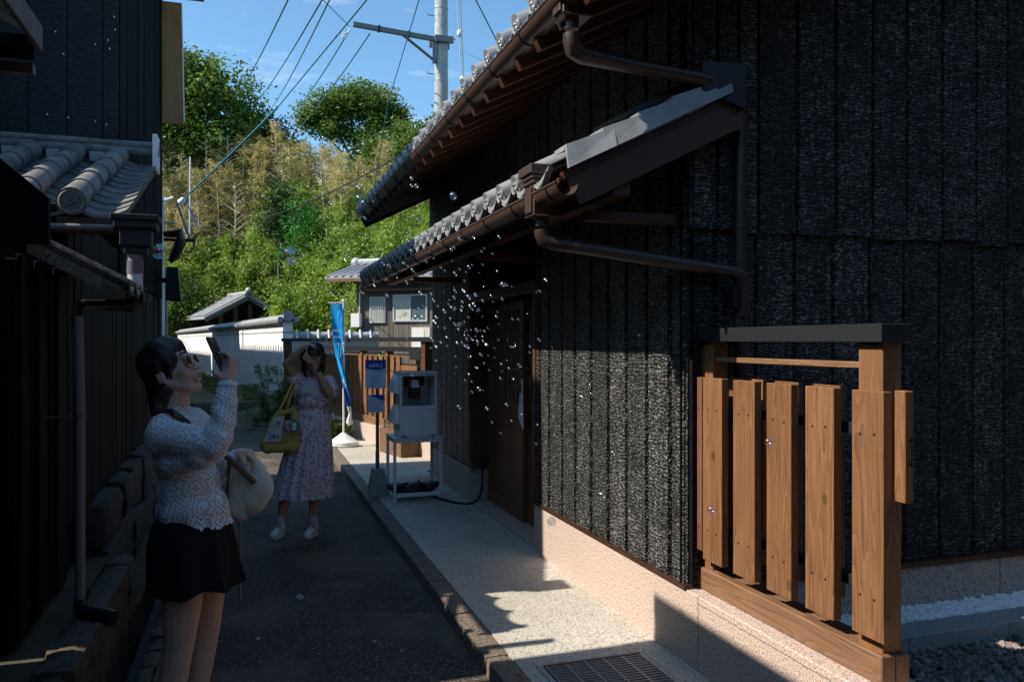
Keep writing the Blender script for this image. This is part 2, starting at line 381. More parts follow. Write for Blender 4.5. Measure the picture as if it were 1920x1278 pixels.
struct('drain_channel', MB().box(-.60, -.42, -3, 9.5, -.29, -.22), M['grey_stone'])
struct('left_verge', MB().box(-3.2, -.98, -3, 9.6, -.29, .02).box(-.98, -.62, 5.2, 9.6, -.29, -.02), M['dirt'])
# earth bank sloping from the bent lane up to the foot of the white wall
WD = Vector((-.156, 1, 0)).normalized()
def wallp(y, off=0): return (.73 - .156 * (y - 18.3) + off, y)
bk = []
for i in range(40):
    y = 14.5 + i * .85; x1 = wallp(y)[0]; row = []
    for j in range(8):
        q = j / 7; x = x1 - 1.45 + 1.5 * q; z = .0 + .30 * q ** 1.3 * min(1, (y - 14) / 3) + (.04 * noise.noise(Vector((x * 3, y * 1.2, 0))) if 0 < j < 7 else 0)
        row.append((x, y, z))
    bk.append(row)
struct('earth_bank', MB().grid(bk), M['bank'])
struct('behind_wall_ground', MB().box(-12, 14, 17.9, 34, -.29, .25), M['bank'])
pv = MB().box(1.165, 1.93, -3, 8.9, -.2, .08).add([(1.165, 8.9, .08), (2.3, 8.9, .08), (2.0, 11.0, .08), (1.30, 13.9, .08), (1.0, 13.6, .08), (1.165, 11.6, .08)], [(0, 1, 2, 3, 4, 5)])
struct('pavement', pv, M['pave'])
kb = bpy.data.objects.new('kerb', None); COL.objects.link(kb); kb['kind'] = 'structure'; OFF['kerb'] = Vector((0, 0, 0))
ys = [-1.4]
while ys[-1] < 12.2: ys.append(ys[-1] + .62)
for i in range(len(ys) - 1):
    mb = MB(); a, b = ys[i] + .003, ys[i + 1] - .003
    if ys[i] < 5.2: rockbox(mb, 1.048, 1.163, a, b, -.06, .081, .006, .035)
    else: mb.box(1.048, 1.163, a, b, -.06, .081, .006)
    mb.build('kerb_stone', M['kerbstone'], kb)
struct('entrance_slab', MB().box(1.935, 2.14, 5.26, 7.04, -.1, .095), M['pink'])
struct('yard_ground', MB().box(2.10, 14, -4, 2.79, -.29, .10).box(2.10, 14, 2.79, 3.30, -.29, .125), M['dirt'])
# hill
def hillz(x, y):
    c, s_ = .949, .3148; d = s_ * x + c * y; u = c * x - s_ * y
    k = min(1, max(0, (-5.07 - .5135 * (d - 17.6) + 6.8 - u) / 2)); d0 = 34 + 10 * k; z = 0 if d < d0 else ((d - d0) * 8 / (50 - d0) if d < 50 else 8 + .5 * (d - 50)); z = min(z, 16 + max(0, d - 66) * .12)
    return z + 1.2 * noise.noise(Vector((x * .06, y * .06, 3))) * min(1, max(0, (d - d0) / 8)) - .28
rows = []
for j in range(46):
    y = 26 + j * 1.9; rows.append([(x, y, hillz(x, y)) for x in [(-42 + i * 2.2) for i in range(48)]])
struct('hillside', MB().grid(rows), M['hill'])

# ============================================================ the charred cedar house on the right
H = thing('charred_cedar_house', (4.0, 5.9, 0), 'dark charred cedar board house with silver tile eaves and brown gutters filling the right side', 'house')
core = MB().box(1.935, 6.5, 3.25, 5.20, -.2, 3.22).box(2.16, 6.5, 5.20, 7.07, -.2, 1.98).box(1.935, 6.5, 5.202, 7.068, 1.982, 3.22).box(1.935, 6.5, 7.07, 8.62, -.2, 3.22)
core.prism([(1.935, 0, 3.222), (6.5, 0, 3.222), (6.5, 0, 4.4), (4.25, 0, 4.42)], (0, 3.25, 0), (0, 8.62, 0))
core.build('wall_core', M['soot'], H, smooth=False)
# foundation (washed pink granite)
f = MB().box(1.90, 2.14, 3.105, 5.235, -.15, .415, .004); f.build('foundation', M['pink'], H)
MB().box(1.93, 2.13, 7.05, 7.82, -.15, .385, .004).build('foundation', M['pink'], H)
MB().box(1.93, 2.13, 7.826, 8.70, -.15, .385, .004).build('foundation', M['pink'], H)
MB().box(2.145, 3.78, 3.19, 3.27, -.15, .405, .003).build('foundation', M['pink'], H)
MB().box(3.786, 6.4, 3.19, 3.27, -.15, .405, .003).build('foundation', M['pink'], H)
# sill trims
MB().box(1.888, 1.934, 3.20, 5.22, .417, .437).build('sill_trim', M['brown_y'], H)
MB().box(2.05, 6.4, 3.178, 3.24, .407, .43).build('sill_trim', M['brown_x'], H)
# charred boards of the street wall
fy = [5.205, 5.12, 4.945, 4.714, 4.496, 4.261, 4.03, 3.807, 3.58, 3.35, 3.206]
def ragged(mb, axis, a, b, z0, z1, front, back, rough=.009):
    # a board with slightly charred, uneven long edges; 'axis' is the wide direction
    n = int((z1 - z0) / .035) + 2; prof = []
    for i in range(n):
        z = z0 + (z1 - z0) * i / (n - 1); e = rough * noise.noise(Vector((a * 31, z * 22, 1))); g = rough * noise.noise(Vector((b * 29, z * 24, 7)))
        e2 = rough * .5 * noise.noise(Vector((a * 31, z * 60, 4))); prof.append((a + abs(e) + e2, b - abs(g), z))
    base = len(mb.v)
    for pa, pb, z in prof:
        for (w_, t_) in ((pa, back), (pa + .004, front), (pb - .004, front), (pb, back)):
            mb.v.append((t_, w_, z) if axis == 'y' else (w_, t_, z))
    for i in range(n - 1):
        for k in range(3):
            q = base + i * 4 + k; mb.f.append((q, q + 1, q + 5, q + 4) if axis == 'x' else (q, q + 4, q + 5, q + 1))
    mb.f.append((base, base + 3, base + 2, base + 1)); e = base + (n - 1) * 4; mb.f.append((e, e + 1, e + 2, e + 3))
    return mb
for i in range(len(fy) - 1):
    j = rng.uniform(-.0015, .0015)
    ragged(MB(), 'y', fy[i + 1] + .016, fy[i] - .012, .438, 2.52, 1.9 + j, 1.928).build('board', M['char'], H)
    ragged(MB(), 'y', fy[i + 1] + .016, fy[i] - .012, 2.53, 3.21, 1.897 + j, 1.928).build('board', M['char'], H)
    MB().box(1.925, 1.9345, fy[i + 1] - .016, fy[i + 1] + .016, .438, 3.2).build('batten', M['soot'], H)
yy = cuts(7.07, 8.62, 7, .01)
for i in range(7):
    ragged(MB(), 'y', yy[i] + .005, yy[i + 1] - .005, .40, 2.52, 1.93, 1.934).build('board', M['char'], H)
yy = cuts(5.205, 8.62, 15, .015)
for i in range(15):
    ragged(MB(), 'y', yy[i] + .005, yy[i + 1] - .005, 2.53, 3.21, 1.90, 1.928).build('board', M['char'], H)
# gable wall facing the yard: two tiers of boards, the upper lapping over the lower
gx = [1.905, 2.058, 2.173, 2.283, 2.503, 2.726, 2.947, 3.165, 3.394, 3.622, 3.84, 4.06, 4.28, 4.50, 4.73]
for i in range(len(gx) - 1):
    j = rng.uniform(-.003, .003)
    ragged(MB(), 'x', gx[i] + .004, gx[i + 1] - .004, .432, 2.075 + rng.uniform(-.006, .006), 3.215 + j, 3.243).build('board', M['char'], H)
    ragged(MB(), 'x', gx[i] + .004, gx[i + 1] - .004, 2.062 + rng.uniform(-.012, .012), 3.22 + max(0, .5 * (min(gx[i], 4.2) - 1.9)), 3.192 + j, 3.2145 + j).build('board', M['char'], H)
    MB().box(gx[i] - .012, gx[i] + .012, 3.240, 3.2475, .432, 3.2).build('batten', M['soot'], H)
# entrance: frame, two sliding lattice doors set back
MB().box(1.895, 2.155, 5.21, 5.262, .42, 1.98, .004).build('door_jamb', M['brown_z'], H)
MB().box(1.93, 2.135, 7.02, 7.046, .39, 1.98, .004).build('door_jamb', M['brown_z'], H)
MB().box(1.92, 2.155, 5.264, 7.018, 1.90, 1.98, .004).build('door_lintel', M['brown_y'], H)
def sliding_door(x, y0, y1):
    dr = MB().box(x, x + .03, y0, y0 + .07, .10, 1.88).box(x, x + .03, y1 - .07, y1, .10, 1.88).box(x, x + .03, y0 + .07, y1 - .07, 1.80, 1.88).box(x, x + .03, y0 + .07, y1 - .07, .93, 1.05).box(x, x + .03, y0 + .07, y1 - .07, .10, .22)
    d = dr.build('sliding_door', M['door'], H, smooth=False)
    n = 5; a, b = y0 + .07, y1 - .07
    for i in range(n): MB().box(x + .010, x + .022, a + (b - a) * i / n + .002, a + (b - a) * (i + 1) / n - .002, .22, .93).build('door_panel', M['door'], d, smooth=False)
    MB().box(x + .020, x + .025, a, b, 1.05, 1.80).build('door_glass', M['shoji'], d, smooth=False)
    nb = 8
    for i in range(1, nb): MB().box(x + .004, x + .018, a + (b - a) * i / nb - .013, a + (b - a) * i / nb + .013, 1.05, 1.80).build('lattice_bar', M['door'], d, smooth=False)
    for z in (1.18, 1.32, 1.46, 1.60, 1.72): MB().box(x - .001, x + .0035, a, b, z - .011, z + .011).build('lattice_rail', M['door'], d, smooth=False)
sliding_door(2.09, 6.02, 7.015); sliding_door(2.125, 5.266, 6.10)
# ---- eaves
def tile_profile(n=15, L_=.232):
    pts = []
    for i in range(n):
        u = i / (n - 1); y = u * L_
        z = .006 + .032 * math.cos(math.pi * max(0, min(1, (u - .02) / .40)) ) if u < .42 else -.026 + .048 * ((u - .42) / .58) ** 1.7
        pts.append((y, z))
    return pts
def eave_tile_mesh():
    # local: -x is the street side, y runs along the eave (round end at high y), z up
    mb = MB(); P_ = tile_profile(); rows = []
    for dx, dz in ((0, 0), (.30, .15)): rows.append([(dx, .232 - y, z + dz) for y, z in P_])
    mb.grid(rows)
    rows = [[(0, .232 - y, z) for y, z in P_], [(-.004, .232 - y, z - .012) for y, z in P_], [(0, .232 - y, z - .022) for y, z in P_], [(.30, .232 - y, z + .128) for y, z in P_]]
    mb.grid(rows)
    # hanging crescent face
    low = []; top = []
    for y, z in P_:
        u = y / .232; k = max(0, math.sin(math.pi * min(1, max(0, (u - .24) / .74)))); top.append((0, .232 - y, z - .006)); low.append((0, .232 - y, z - .010 - .034 * k ** .7))
    mb.grid([[(p[0] - .012, p[1], p[2]) for p in top], [(p[0] - .012, p[1], p[2]) for p in low], [(p[0] + .010, p[1], p[2]) for p in low]])
    mb.grid([[(p[0] + .0, p[1], p[2]) for p in top], [(p[0] - .012, p[1], p[2]) for p in top]])
    rim = [Vector((p[0] - .014, p[1], p[2] + .006)) for p in low[3:-1]]; mb.tube(rim, .0045, 6)
    for k in range(5):
        u = .42 + k * .105; i = int(u * 14); y, z = P_[i]; mb.sphere((-.015, .232 - y + rng.uniform(-.004, .004), z - .025), (.006, .011, .007), 6, 4)
    # round end: barrel, rim, emblem bumps
    c = Vector((-.012, .198, .012)); mb.tube([c, c + Vector((.06, 0, .03)), c + Vector((.30, 0, .15))], [.047, .047, .045], 18)
    ring = [c + Vector((-.004, .040 * math.cos(t), .040 * math.sin(t))) for t in [2 * math.pi * q / 18 for q in range(19)]]; mb.tube(ring, .007, 6, cap=False)
    for q in range(3):
        t = 2 * math.pi * q / 3 + .4; mb.sphere(c + Vector((-.003, .016 * math.cos(t), .016 * math.sin(t))), (.008, .010, .010), 7, 5)
        for e in range(1, 4): t2 = t + e * .42; mb.sphere(c + Vector((-.002, .021 * math.cos(t2), .021 * math.sin(t2))), (.006, .006 - e * .001, .006 - e * .001), 6, 4)
    return mb.mesh('eave_tile', M['tile'], ang=.7)
ET = eave_tile_mesh()
for i in range(28): inst('eave_tile', ET, H, (1.175, 2.66 + .232 * i - .116, 2.978 + rng.uniform(-.002, .002)), (0, 0, rng.uniform(-.01, .01)))
for i in range(25): inst('eave_tile', ET, H, (1.195, 3.085 + .232 * i, 2.262 + rng.uniform(-.002, .002)), (0, 0, rng.uniform(-.01, .01)))
# roof slabs
MB().hexa([(1.22, 2.62, 2.90), (1.22, 8.80, 2.90), (4.3, 8.80, 4.44), (4.3, 2.62, 4.44), (1.22, 2.62, 2.925), (1.22, 8.80, 2.925), (4.3, 8.80, 4.465), (4.3, 2.62, 4.465)]).build('roof_deck', M['brown_x'], H, smooth=False)
rf = MB().hexa([(1.49, 2.60, 3.09), (1.49, 8.82, 3.09), (4.32, 8.82, 4.50), (4.32, 2.60, 4.50), (1.49, 2.60, 3.14), (1.49, 8.82, 3.14), (4.32, 8.82, 4.56), (4.32, 2.60, 4.56)])
rf.hexa([(4.321, 2.60, 4.50), (4.321, 8.82, 4.50), (7.4, 8.82, 2.96), (7.4, 2.60, 2.96), (4.321, 2.60, 4.56), (4.321, 8.82, 4.56), (7.4, 8.82, 3.02), (7.4, 2.60, 3.02)]); rf.build('roof', M['tile'], H, smooth=False)
y = 2.75
while y < 8.75:
    MB().beam((1.20, y, 2.842), (2.05, y, 3.267), .042, .055).build('rafter', M['brown_x'], H, smooth=False); y += .262
MB().box(1.205, 1.222, 2.64, 8.79, 2.875, 2.935).build('fascia', M['brown_y'], H, smooth=False)
MB().beam((1.2, 8.80, 2.845), (4.3, 8.80, 4.395), .03, .12).build('barge_board', M['brown_x'], H, smooth=False)
MB().beam((1.2, 2.63, 2.845), (4.3, 2.63, 4.395), .03, .12).build('barge_board', M['brown_x'], H, smooth=False)
MB().box(1.225, 1.905, 3.055, 8.85, 2.20, 2.21).build('lower_eave_soffit_ledger', M['soot'], H, smooth=False) if False else None
MB().hexa([(1.22, 3.06, 2.205), (1.22, 8.86, 2.205), (1.897, 8.86, 2.535), (1.897, 3.06, 2.535), (1.22, 3.06, 2.225), (1.22, 8.86, 2.225), (1.897, 8.86, 2.555), (1.897, 3.06, 2.555)]).build('pent_roof_deck', M['brown_x'], H, smooth=False)
MB().hexa([(1.45, 3.04, 2.35), (1.45, 8.87, 2.35), (1.893, 8.87, 2.57), (1.893, 3.04, 2.57), (1.45, 3.04, 2.385), (1.45, 8.87, 2.385), (1.893, 8.87, 2.605), (1.893, 3.04, 2.605)]).build('pent_roof', M['tile'], H, smooth=False)
y = 3.2
while y < 8.8:
    MB().beam((1.22, y, 2.165), (1.88, y, 2.49), .04, .05).build('rafter', M['brown_x'], H, smooth=False); y += .30
MB().box(1.47, 1.55, 3.07, 8.84, 2.17, 2.25).build('eave_purlin', M['brown_y'], H, smooth=False)
for y in (3.30, 5.1, 7.2): MB().box(1.44, 1.888, y - .03, y + .03, 2.09, 2.135).build('bracket_arm', M['brown_x'], H, smooth=False)
# pent roof gable end: stepped verge tiles over a broad barge board
def slope(x, z0): return z0 + .495 * (x - 1.3)
for k in range(5):
    x0 = 1.235 + .165 * k; x1 = min(x0 + .215, 2.02); d = .012 * (k % 2); lift = .016 * (1 - 0) + .004 * k
    z = lambda x: 2.372 + .495 * (x - 1.3) + .0
    t0 = MB(); yb = 3.035 - .004 * (4 - k)
    t0.hexa([(x0, yb - .030, z(x0) - .088), (x1, yb - .030, z(x1) - .088), (x1, yb - .014, z(x1) - .088), (x0, yb - .014, z(x0) - .088), (x0, yb, z(x0) + .014), (x1, yb, z(x1) - .006), (x1, yb + .016, z(x1) - .006), (x0, yb + .016, z(x0) + .014)])
    t0.hexa([(x0, yb + .016, z(x0) - .006), (x1, yb + .016, z(x1) - .026), (x1, yb + .13, z(x1) - .026), (x0, yb + .13, z(x0) - .006), (x0, yb + .016, z(x0) + .014), (x1, yb + .016, z(x1) - .006), (x1, yb + .13, z(x1) - .006), (x0, yb + .13, z(x0) + .014)])
    t0.build('verge_tile', M['tile'], H, smooth=False)
bb = lambda x, dz: 2.372 + .495 * (x - 1.3) + dz
MB().hexa([(1.31, 3.050, bb(1.31, -.262)), (2.10, 3.050, bb(2.10, -.262)), (2.10, 3.075, bb(2.10, -.262)), (1.31, 3.075, bb(1.31, -.262)), (1.25, 3.050, bb(1.25, -.125)), (2.10, 3.050, bb(2.10, -.125)), (2.10, 3.075, bb(2.10, -.125)), (1.25, 3.075, bb(1.25, -.125))]).build('barge_board', M['brown_x'], H, smooth=False, label='broad reddish brown board under the stepped verge tiles')
MB().hexa([(1.24, 3.044, bb(1.24, -.124)), (2.10, 3.044, bb(2.10, -.124)), (2.10, 3.09, bb(2.10, -.124)), (1.24, 3.09, bb(1.24, -.124)), (1.23, 3.044, bb(1.23, -.09)), (2.10, 3.044, bb(2.10, -.09)), (2.10, 3.09, bb(2.10, -.09)), (1.23, 3.09, bb(1.23, -.09))]).build('barge_cap', M['brown_x'], H, smooth=False)
# flashing cap where the pent roof meets the corner
fl = MB().prism([(1.875, 0, 2.765), (1.875, 0, 2.64), (2.09, 0, 2.575), (2.09, 0, 2.775)], (0, 3.02, 0), (0, 3.19, 0)); fl.build('corner_flashing', M['flash'], H, smooth=False)
MB().hexa([(1.40, 3.10, 2.445), (1.875, 3.10, 2.675), (1.893, 3.16, 2.675), (1.42, 3.16, 2.445), (1.40, 3.10, 2.455), (1.875, 3.10, 2.72), (1.893, 3.16, 2.72), (1.42, 3.16, 2.455)]).build('flashing_strip', M['bmetal'], H, smooth=False)
MB().box(1.862, 1.896, 3.195, 8.6, 2.60, 2.70).build('flashing_strip', M['bmetal'], H, smooth=False)
# gutters with clips
def half_gutter(xc, zc, r, y0, y1, wall=.006):
    n = 12; ring = [(xc + r * math.cos(math.pi + math.pi * i / n), zc + r * math.sin(math.pi + math.pi * i / n)) for i in range(n + 1)]
    ring2 = [(xc + (r - wall) * math.cos(math.pi + math.pi * i / n), zc + (r - wall) * math.sin(math.pi + math.pi * i / n)) for i in range(n + 1)][::-1]
    lip = [(xc - r - .004, zc + .008), (xc - r + .004, zc + .010)]
    poly = ring + ring2; mb = MB(); mb.prism([(x, 0, z) for x, z in poly], (0, y0, 0), (0, y1, 0)); mb.tube([(xc - r + .001, y0, zc + .004), (xc - r + .001, y1, zc + .004)], .006, 8)
    return mb
g1 = half_gutter(1.20, 2.925, .053, 2.60, 8.66).build('gutter', M['gutter'], H, label='brown half round gutter along the upper eave')
g2 = half_gutter(1.225, 2.185, .051, 2.98, 8.88).build('gutter', M['gutter'], H, label='brown half round gutter along the lower eave')
def clip(g, xc, zc, r, y):
    pts = [(xc + (r + .003) * math.cos(t), y, zc + (r + .003) * math.sin(t)) for t in [math.pi * (1 + q / 10) for q in range(11)]]
    MB().tube(pts + [(xc + .06, y, zc + .04)], .004, 6).build('gutter_clip', M['black'], g)
for k in range(13): clip(g1, 1.20, 2.925, .053, 2.9 + .46 * k)
for k in range(13): clip(g2, 1.225, 2.185, .051, 3.09 + .46 * k)
# collector boxes
def collector(x, y, z, s=1.0):
    mb = MB(); b = lambda w0, dd, z0, z1: mb.box(x - w0 * s, x + w0 * s, y - dd * s, y + dd * s, z + z0 * s, z + z1 * s, .004)
    b(.098, .098, .10, .15); b(.086, .086, .078, .099); b(.078, .078, .055, .077)
    b(.068, .060, -.10, .054); b(.075, .067, -.108, -.098); mb.box(x - .080 * s, x - .069 * s, y - .045 * s, y + .045 * s, z - .09 * s, z + .04 * s, .003)
    mb.tube([(x, y, z - .108 * s), (x, y, z - .15 * s)], .034 * s, 14)
    return mb
cb = collector(1.235, 3.30, 2.185, .86).build('collector_box', M['gutter'], H)
MB().tube([(1.235, 3.30, 2.04), (1.235, 3.30, 2.025), (1.245, 3.298, 2.0), (1.27, 3.29, 1.985), (1.4, 3.26, 1.965), (2.09, 3.13, 1.865), (2.135, 3.125, 1.852), (2.15, 3.125, 1.82), (2.152, 3.126, 1.70), (2.152, 3.13, 1.66)], [.036, .036, .036, .034, .03, .03, .033, .033, .03, .03], 16).build('diagonal_pipe', M['pipe_b'], H, label='brown drain pipe slanting from the lower gutter to the corner')
collector(1.235, 2.96, 2.93, .86).build('collector_box', M['gutter'], H)
MB().tube([(1.235, 2.96, 2.78), (1.235, 2.96, 2.75), (1.245, 2.965, 2.72), (1.28, 2.97, 2.705), (1.5, 2.99, 2.695), (1.86, 3.03, 2.69), (2.08, 3.10, 2.685), (2.14, 3.135, 2.66), (2.152, 3.14, 2.60)], [.036, .036, .038, .036, .031, .031, .031, .033, .03], 16).build('diagonal_pipe', M['pipe_b'], H, label='brown drain pipe slanting from the upper gutter to the corner')
MB().tube([(2.152, 3.15, 2.66), (2.152, 3.15, .30)], .030, 16).build('downpipe', M['pipe_b'], H)
for z in (2.08, 1.55, .8): MB().tube([(2.152, 3.15, z - .012), (2.152, 3.15, z + .012)], .035, 16).box(2.142, 2.162, 3.17, 3.212, z - .01, z + .01).build('pipe_bracket', M['pipe_b'], H)
MB().box(2.085, 2.115, 3.10, 3.19, 1.70, 1.80, .004).build('pipe_bracket', M['black'], H)
# blank white notice hung on the door, black lock beside it
nt_ = thing('door_notice', (2.02, 5.9, 1.15), 'white printed card hanging askew from the lattice door by a string', 'notice')
MB().hexa([(2.035, 5.985, .95), (2.030, 5.845, .86), (2.034, 5.845, .86), (2.039, 5.985, .95), (2.045, 5.945, 1.24), (2.04, 5.895, 1.255), (2.044, 5.895, 1.255), (2.049, 5.945, 1.24)]).build('card', M['paper'], nt_, smooth=False)
MB().tube([(2.05, 5.92, 1.25), (2.08, 5.9, 1.36)], .004, 6).build('string', M['rubber'], nt_)
ringp = [(2.036 + .004 * math.sin(t) * 0, 5.918 + .018 * math.cos(t), 1.175 + .032 * math.sin(t)) for t in [2 * math.pi * q / 14 for q in range(15)]]
MB().tube(ringp, .004, 6, cap=False).build('red_mark', mat('red_print', (.45, .03, .04), .6), nt_)
lk = thing('door_lock', (2.06, 5.86, 1.33), 'black padlock bundle on the meeting stile of the lattice door', 'lock')
MB().box(2.045, 2.085, 5.83, 5.875, 1.27, 1.36, .006).build('lock_body', M['black'], lk)
MB().tube([(2.065, 5.835, 1.36), (2.065, 5.835, 1.395), (2.065, 5.852, 1.41), (2.065, 5.87, 1.395), (2.065, 5.87, 1.36)], .005, 8).build('shackle', M['black'], lk)

# ============================================================ near wooden fence on the low wall
lw = thing('low_granite_wall', (2.02, 1.0, 0), 'low pink washed granite wall below the near wooden fence', 'wall')
for a, b in ((-1.5, -.52), (-.515, .86), (.865, 3.10)): MB().box(1.90, 2.12, a, b, -.15, .415, .004).build('wall_block', M['pink'], lw)
MB().box(1.8985, 1.903, -1.5, 3.09, .383, .3855).build('seam', M['pipe_g'], lw)
F = thing('wooden_fence', (2.03, 2.65, .415), 'brown slatted timber gate panel with a flat black metal top rail, right foreground', 'fence')
MB().box(1.97, 2.030, 2.095, 3.25, .417, .516, .004).build('base_beam', M['fence_y'], F)
MB().box(2.034, 2.088, 2.095, 3.25, .417, .512, .004).build('base_beam', M['fence_y'], F)
MB().box(1.96, 2.083, 2.085, 3.30, 1.547, 1.607, .0015).build('top_rail', M['bmetal'], F)
MB().box(2.00, 2.045, 2.225, 3.12, 1.455, 1.478, .003).build('cross_bar', M['fence_y'], F)
for z in (1.225, .69): MB().box(2.014, 2.052, 2.16, 3.18, z, z + .04, .002).build('black_rail', M['bmetal'], F)
for a, b in ((3.125, 3.245), (2.112, 2.222)):
    MB().box(1.99, 2.07, a, b, .513, 1.546, .003).build('post', M['fence_z'], F)
MB().box(2.0, 2.08, 3.247, 3.30, .60, 1.546, .003).build('post', M['fence_z'], F)
NAIL = MB().tube([(-.003, 0, 0), (.002, 0, 0)], .0035, 8).mesh('nail', M['nail'])
def slat(y0, w_, z0, z1, x0, x1, nails=True):
    s_ = MB().box(x0, x1, y0, y0 + w_, z0, z1, .002).build('slat', M['fence_z'], F)
    if nails:
        for z in (1.242, .705):
            for y in (y0 + w_ * .27, y0 + w_ * .72): inst('nail', NAIL, s_, (x0, y, z + rng.uniform(-.004, .004)))
for y0, w_ in ((3.150, .088), (2.992, .150), (2.757, .150), (2.528, .150), (2.297, .150), (2.066, .142)): slat(y0, w_, .568 if w_ > .1 else .60, 1.385, 1.950, 1.985)
for y0 in (2.99, 2.885, 2.655, 2.42, 2.175): slat(y0 - .01, .148, .60, 1.385, 2.074, 2.100, False)
hb = MB().box(1.990, 2.026, 2.018, 2.062, 1.03, 1.39, .003).build('pull_board', M['fence_z'], F)
MB().box(2.002, 2.018, 2.014, 2.0175, 1.15, 1.24, .0015).build('latch', M['black'], hb)
MB().box(2.006, 2.014, 2.011, 2.0138, 1.165, 1.225, .001).build('latch_key_plate', M['bmetal'], hb)

# ============================================================ yard behind the fence
ye = thing('concrete_edging', (3.2, 2.96, .1), 'pale concrete edging strip between white pebbles and brown gravel', 'edging')
for a, b in ((2.13, 2.87), (2.873, 3.475), (3.478, 4.08), (4.083, 4.7)): MB().box(a, b, 2.885, 3.035, .02, .20, .004).build('edging_block', M['cement'], ye)
def pebble_field(name, x0, x1, y0, y1, z, r, n, m, label, cat, col2=None):
    base = []
    for k in range(5):
        bm = bmesh.new(); bmesh.ops.create_icosphere(bm, subdivisions=1, radius=1); sd = k * 7.3
        base.append((np.array([list(v.co * (1 + .35 * noise.noise(v.co * 1.3 + Vector((sd, 0, 0))))) for v in bm.verts]), [tuple(v.index for v in f.verts) for f in bm.faces])); bm.free()
    V = []; Fs = []; c = 0
    for i in range(n):
        bv, bf = base[rng.randrange(5)]; s_ = r * rng.uniform(.6, 1.35)
        rot = np.array(Matrix.Rotation(rng.uniform(0, 6.3), 3, Vector((rng.uniform(-1, 1), rng.uniform(-1, 1), 1)).normalized()))
        v = (bv * np.array([1.0, .8, .62]) * s_) @ rot.T + np.array([rng.uniform(x0, x1), rng.uniform(y0, y1), z + rng.uniform(-.3, .9) * r])
        V.append(v); Fs += [(a + c, b + c, d + c) for a, b, d in bf]; c += len(bv)
    me = bpy.data.meshes.new(name); me.from_pydata(np.concatenate(V).tolist(), [], Fs); me.materials.append(m)
    if name.startswith('white'): me.polygons.foreach_set('use_smooth', [True] * len(me.polygons))
    o = bpy.data.objects.new(name, me); COL.objects.link(o); return tag(o, label, cat, kind='stuff')
M['wpeb'] = mat('white_pebble', (.86, .85, .82), .6)
def bpm():
    m = mat('brown_gravel_stone', (.2, .15, .12), .75); t = NT(m); v = t.vor(t.pos((38, 38, 38), False), 1, 'F1', 'Color'); bw = t.n('RGBToBW'); t.l(v, bw.inputs[0])
    t.col(t.ramp(bw.outputs[0], [(.25, (.10, .07, .06)), (.5, (.20, .15, .13)), (.7, (.32, .27, .24)), (.85, (.12, .12, .13))])); return m
M['bpeb'] = bpm()
pebble_field('white_pebbles', 2.14, 4.6, 3.04, 3.19,   .188, .021, 3400, M['wpeb'], 'white rounded pebbles between house foundation and concrete edging', 'pebbles')
pebble_field('brown_gravel', 2.14, 4.4, 1.6, 2.885, .115, .019, 9000, M['bpeb'], 'brown crushed gravel in the yard beside the concrete edging', 'gravel')
# drain grate in the pavement
G = thing('drain_grate', (1.51, 3.0, .08), 'rectangular steel drain grate set in a pale cement frame in the pavement', 'grate')
fr = MB().box(1.235, 1.262, 2.30, 3.385, .081, .087, .002).box(1.745, 1.775, 2.30, 3.385, .081, .087, .002).box(1.262, 1.745, 3.355, 3.385, .081, .087, .002)
fr.build('cement_frame', M['cement'], G)
MB().box(1.264, 1.743, 2.30, 3.353, .082, .0825).build('black_well_sheet', M['black'], G)  # flat black sheet stands in for the shade inside the drain
y = 2.31
while y < 3.345: MB().box(1.267, 1.740, y, y + .0035, .084, .0925).build('grate_bar', M['steel'], G, smooth=False); y += .0255
for x in np.linspace(1.267, 1.737, 6): MB().box(x, x + .004, 2.31, 3.352, .0835, .093).build('cross_rod', M['steel'], G, smooth=False)
MB().box(1.264, 1.743, 3.346, 3.353, .084, .094).build('rusty_rim', M['rust'], G, smooth=False)
# ============================================================ left side of the lane
LH = thing('old_left_house', (-2.0, 7.5, 0), 'old black board house on the left with a tiled lean-to and streaked side boards', 'house')
MB().box(-6, -.93, 6.30, 9.30, -.2, 5.4).box(-6, -.93, 4.60, 6.298, -.2, 2.25).box(-1.9, -.94, 3.62, 4.598, -.2, 1.90).box(-5.5, -2.2, 5.24, 6.296, 2.255, 5.1).build('wall_core', M['soot'], LH, smooth=False)  # last box: unseen wing added to keep sun off the doorway opposite
# upper boards facing the camera
ex = [-.872, -.975, -1.20, -1.44, -1.68, -1.92, -2.16, -2.40, -2.64]
for i in range(len(ex) - 1): MB().box(ex[i + 1] + .0015, ex[i] - .0015, 6.262 + rng.uniform(0, .003), 6.297, 2.90, 5.4, .003).build('board', M['char_old'], LH)
for x, z in ((-1.36, 3.69), (-1.27, 3.70), (-1.02, 3.64), (-.94, 3.68), (-.93, 3.62), (-1.02, 3.1), (-1.32, 3.12), (-.95, 3.08), (-1.22, 3.55), (-1.19, 3.11), (-.90, 3.85), (-.895, 3.76)):
    MB().sphere((x, 6.259, z), (.004, .002, .008), 6, 4).build('plaster_fleck', M['plaster'], LH)
ys_ = cuts(6.27, 9.32, 15, .01)
for i in range(15): MB().box(-.927, -.868 + rng.uniform(-.006, .004), ys_[i] + .004, ys_[i + 1] - .004, 2.0, 5.4, .003).build('board', M['streak'], LH)
ys_ = cuts(4.62, 9.32, 30, .012)
for i in range(30): MB().box(-.926, -.875 + rng.uniform(-.01, .004), ys_[i] + .004, ys_[i + 1] - .004, .60, 1.995 if ys_[i] > 6.2 else 2.2, .003).build('board', M['soot'], LH)
ys_ = cuts(3.64, 4.61, 5, .012)
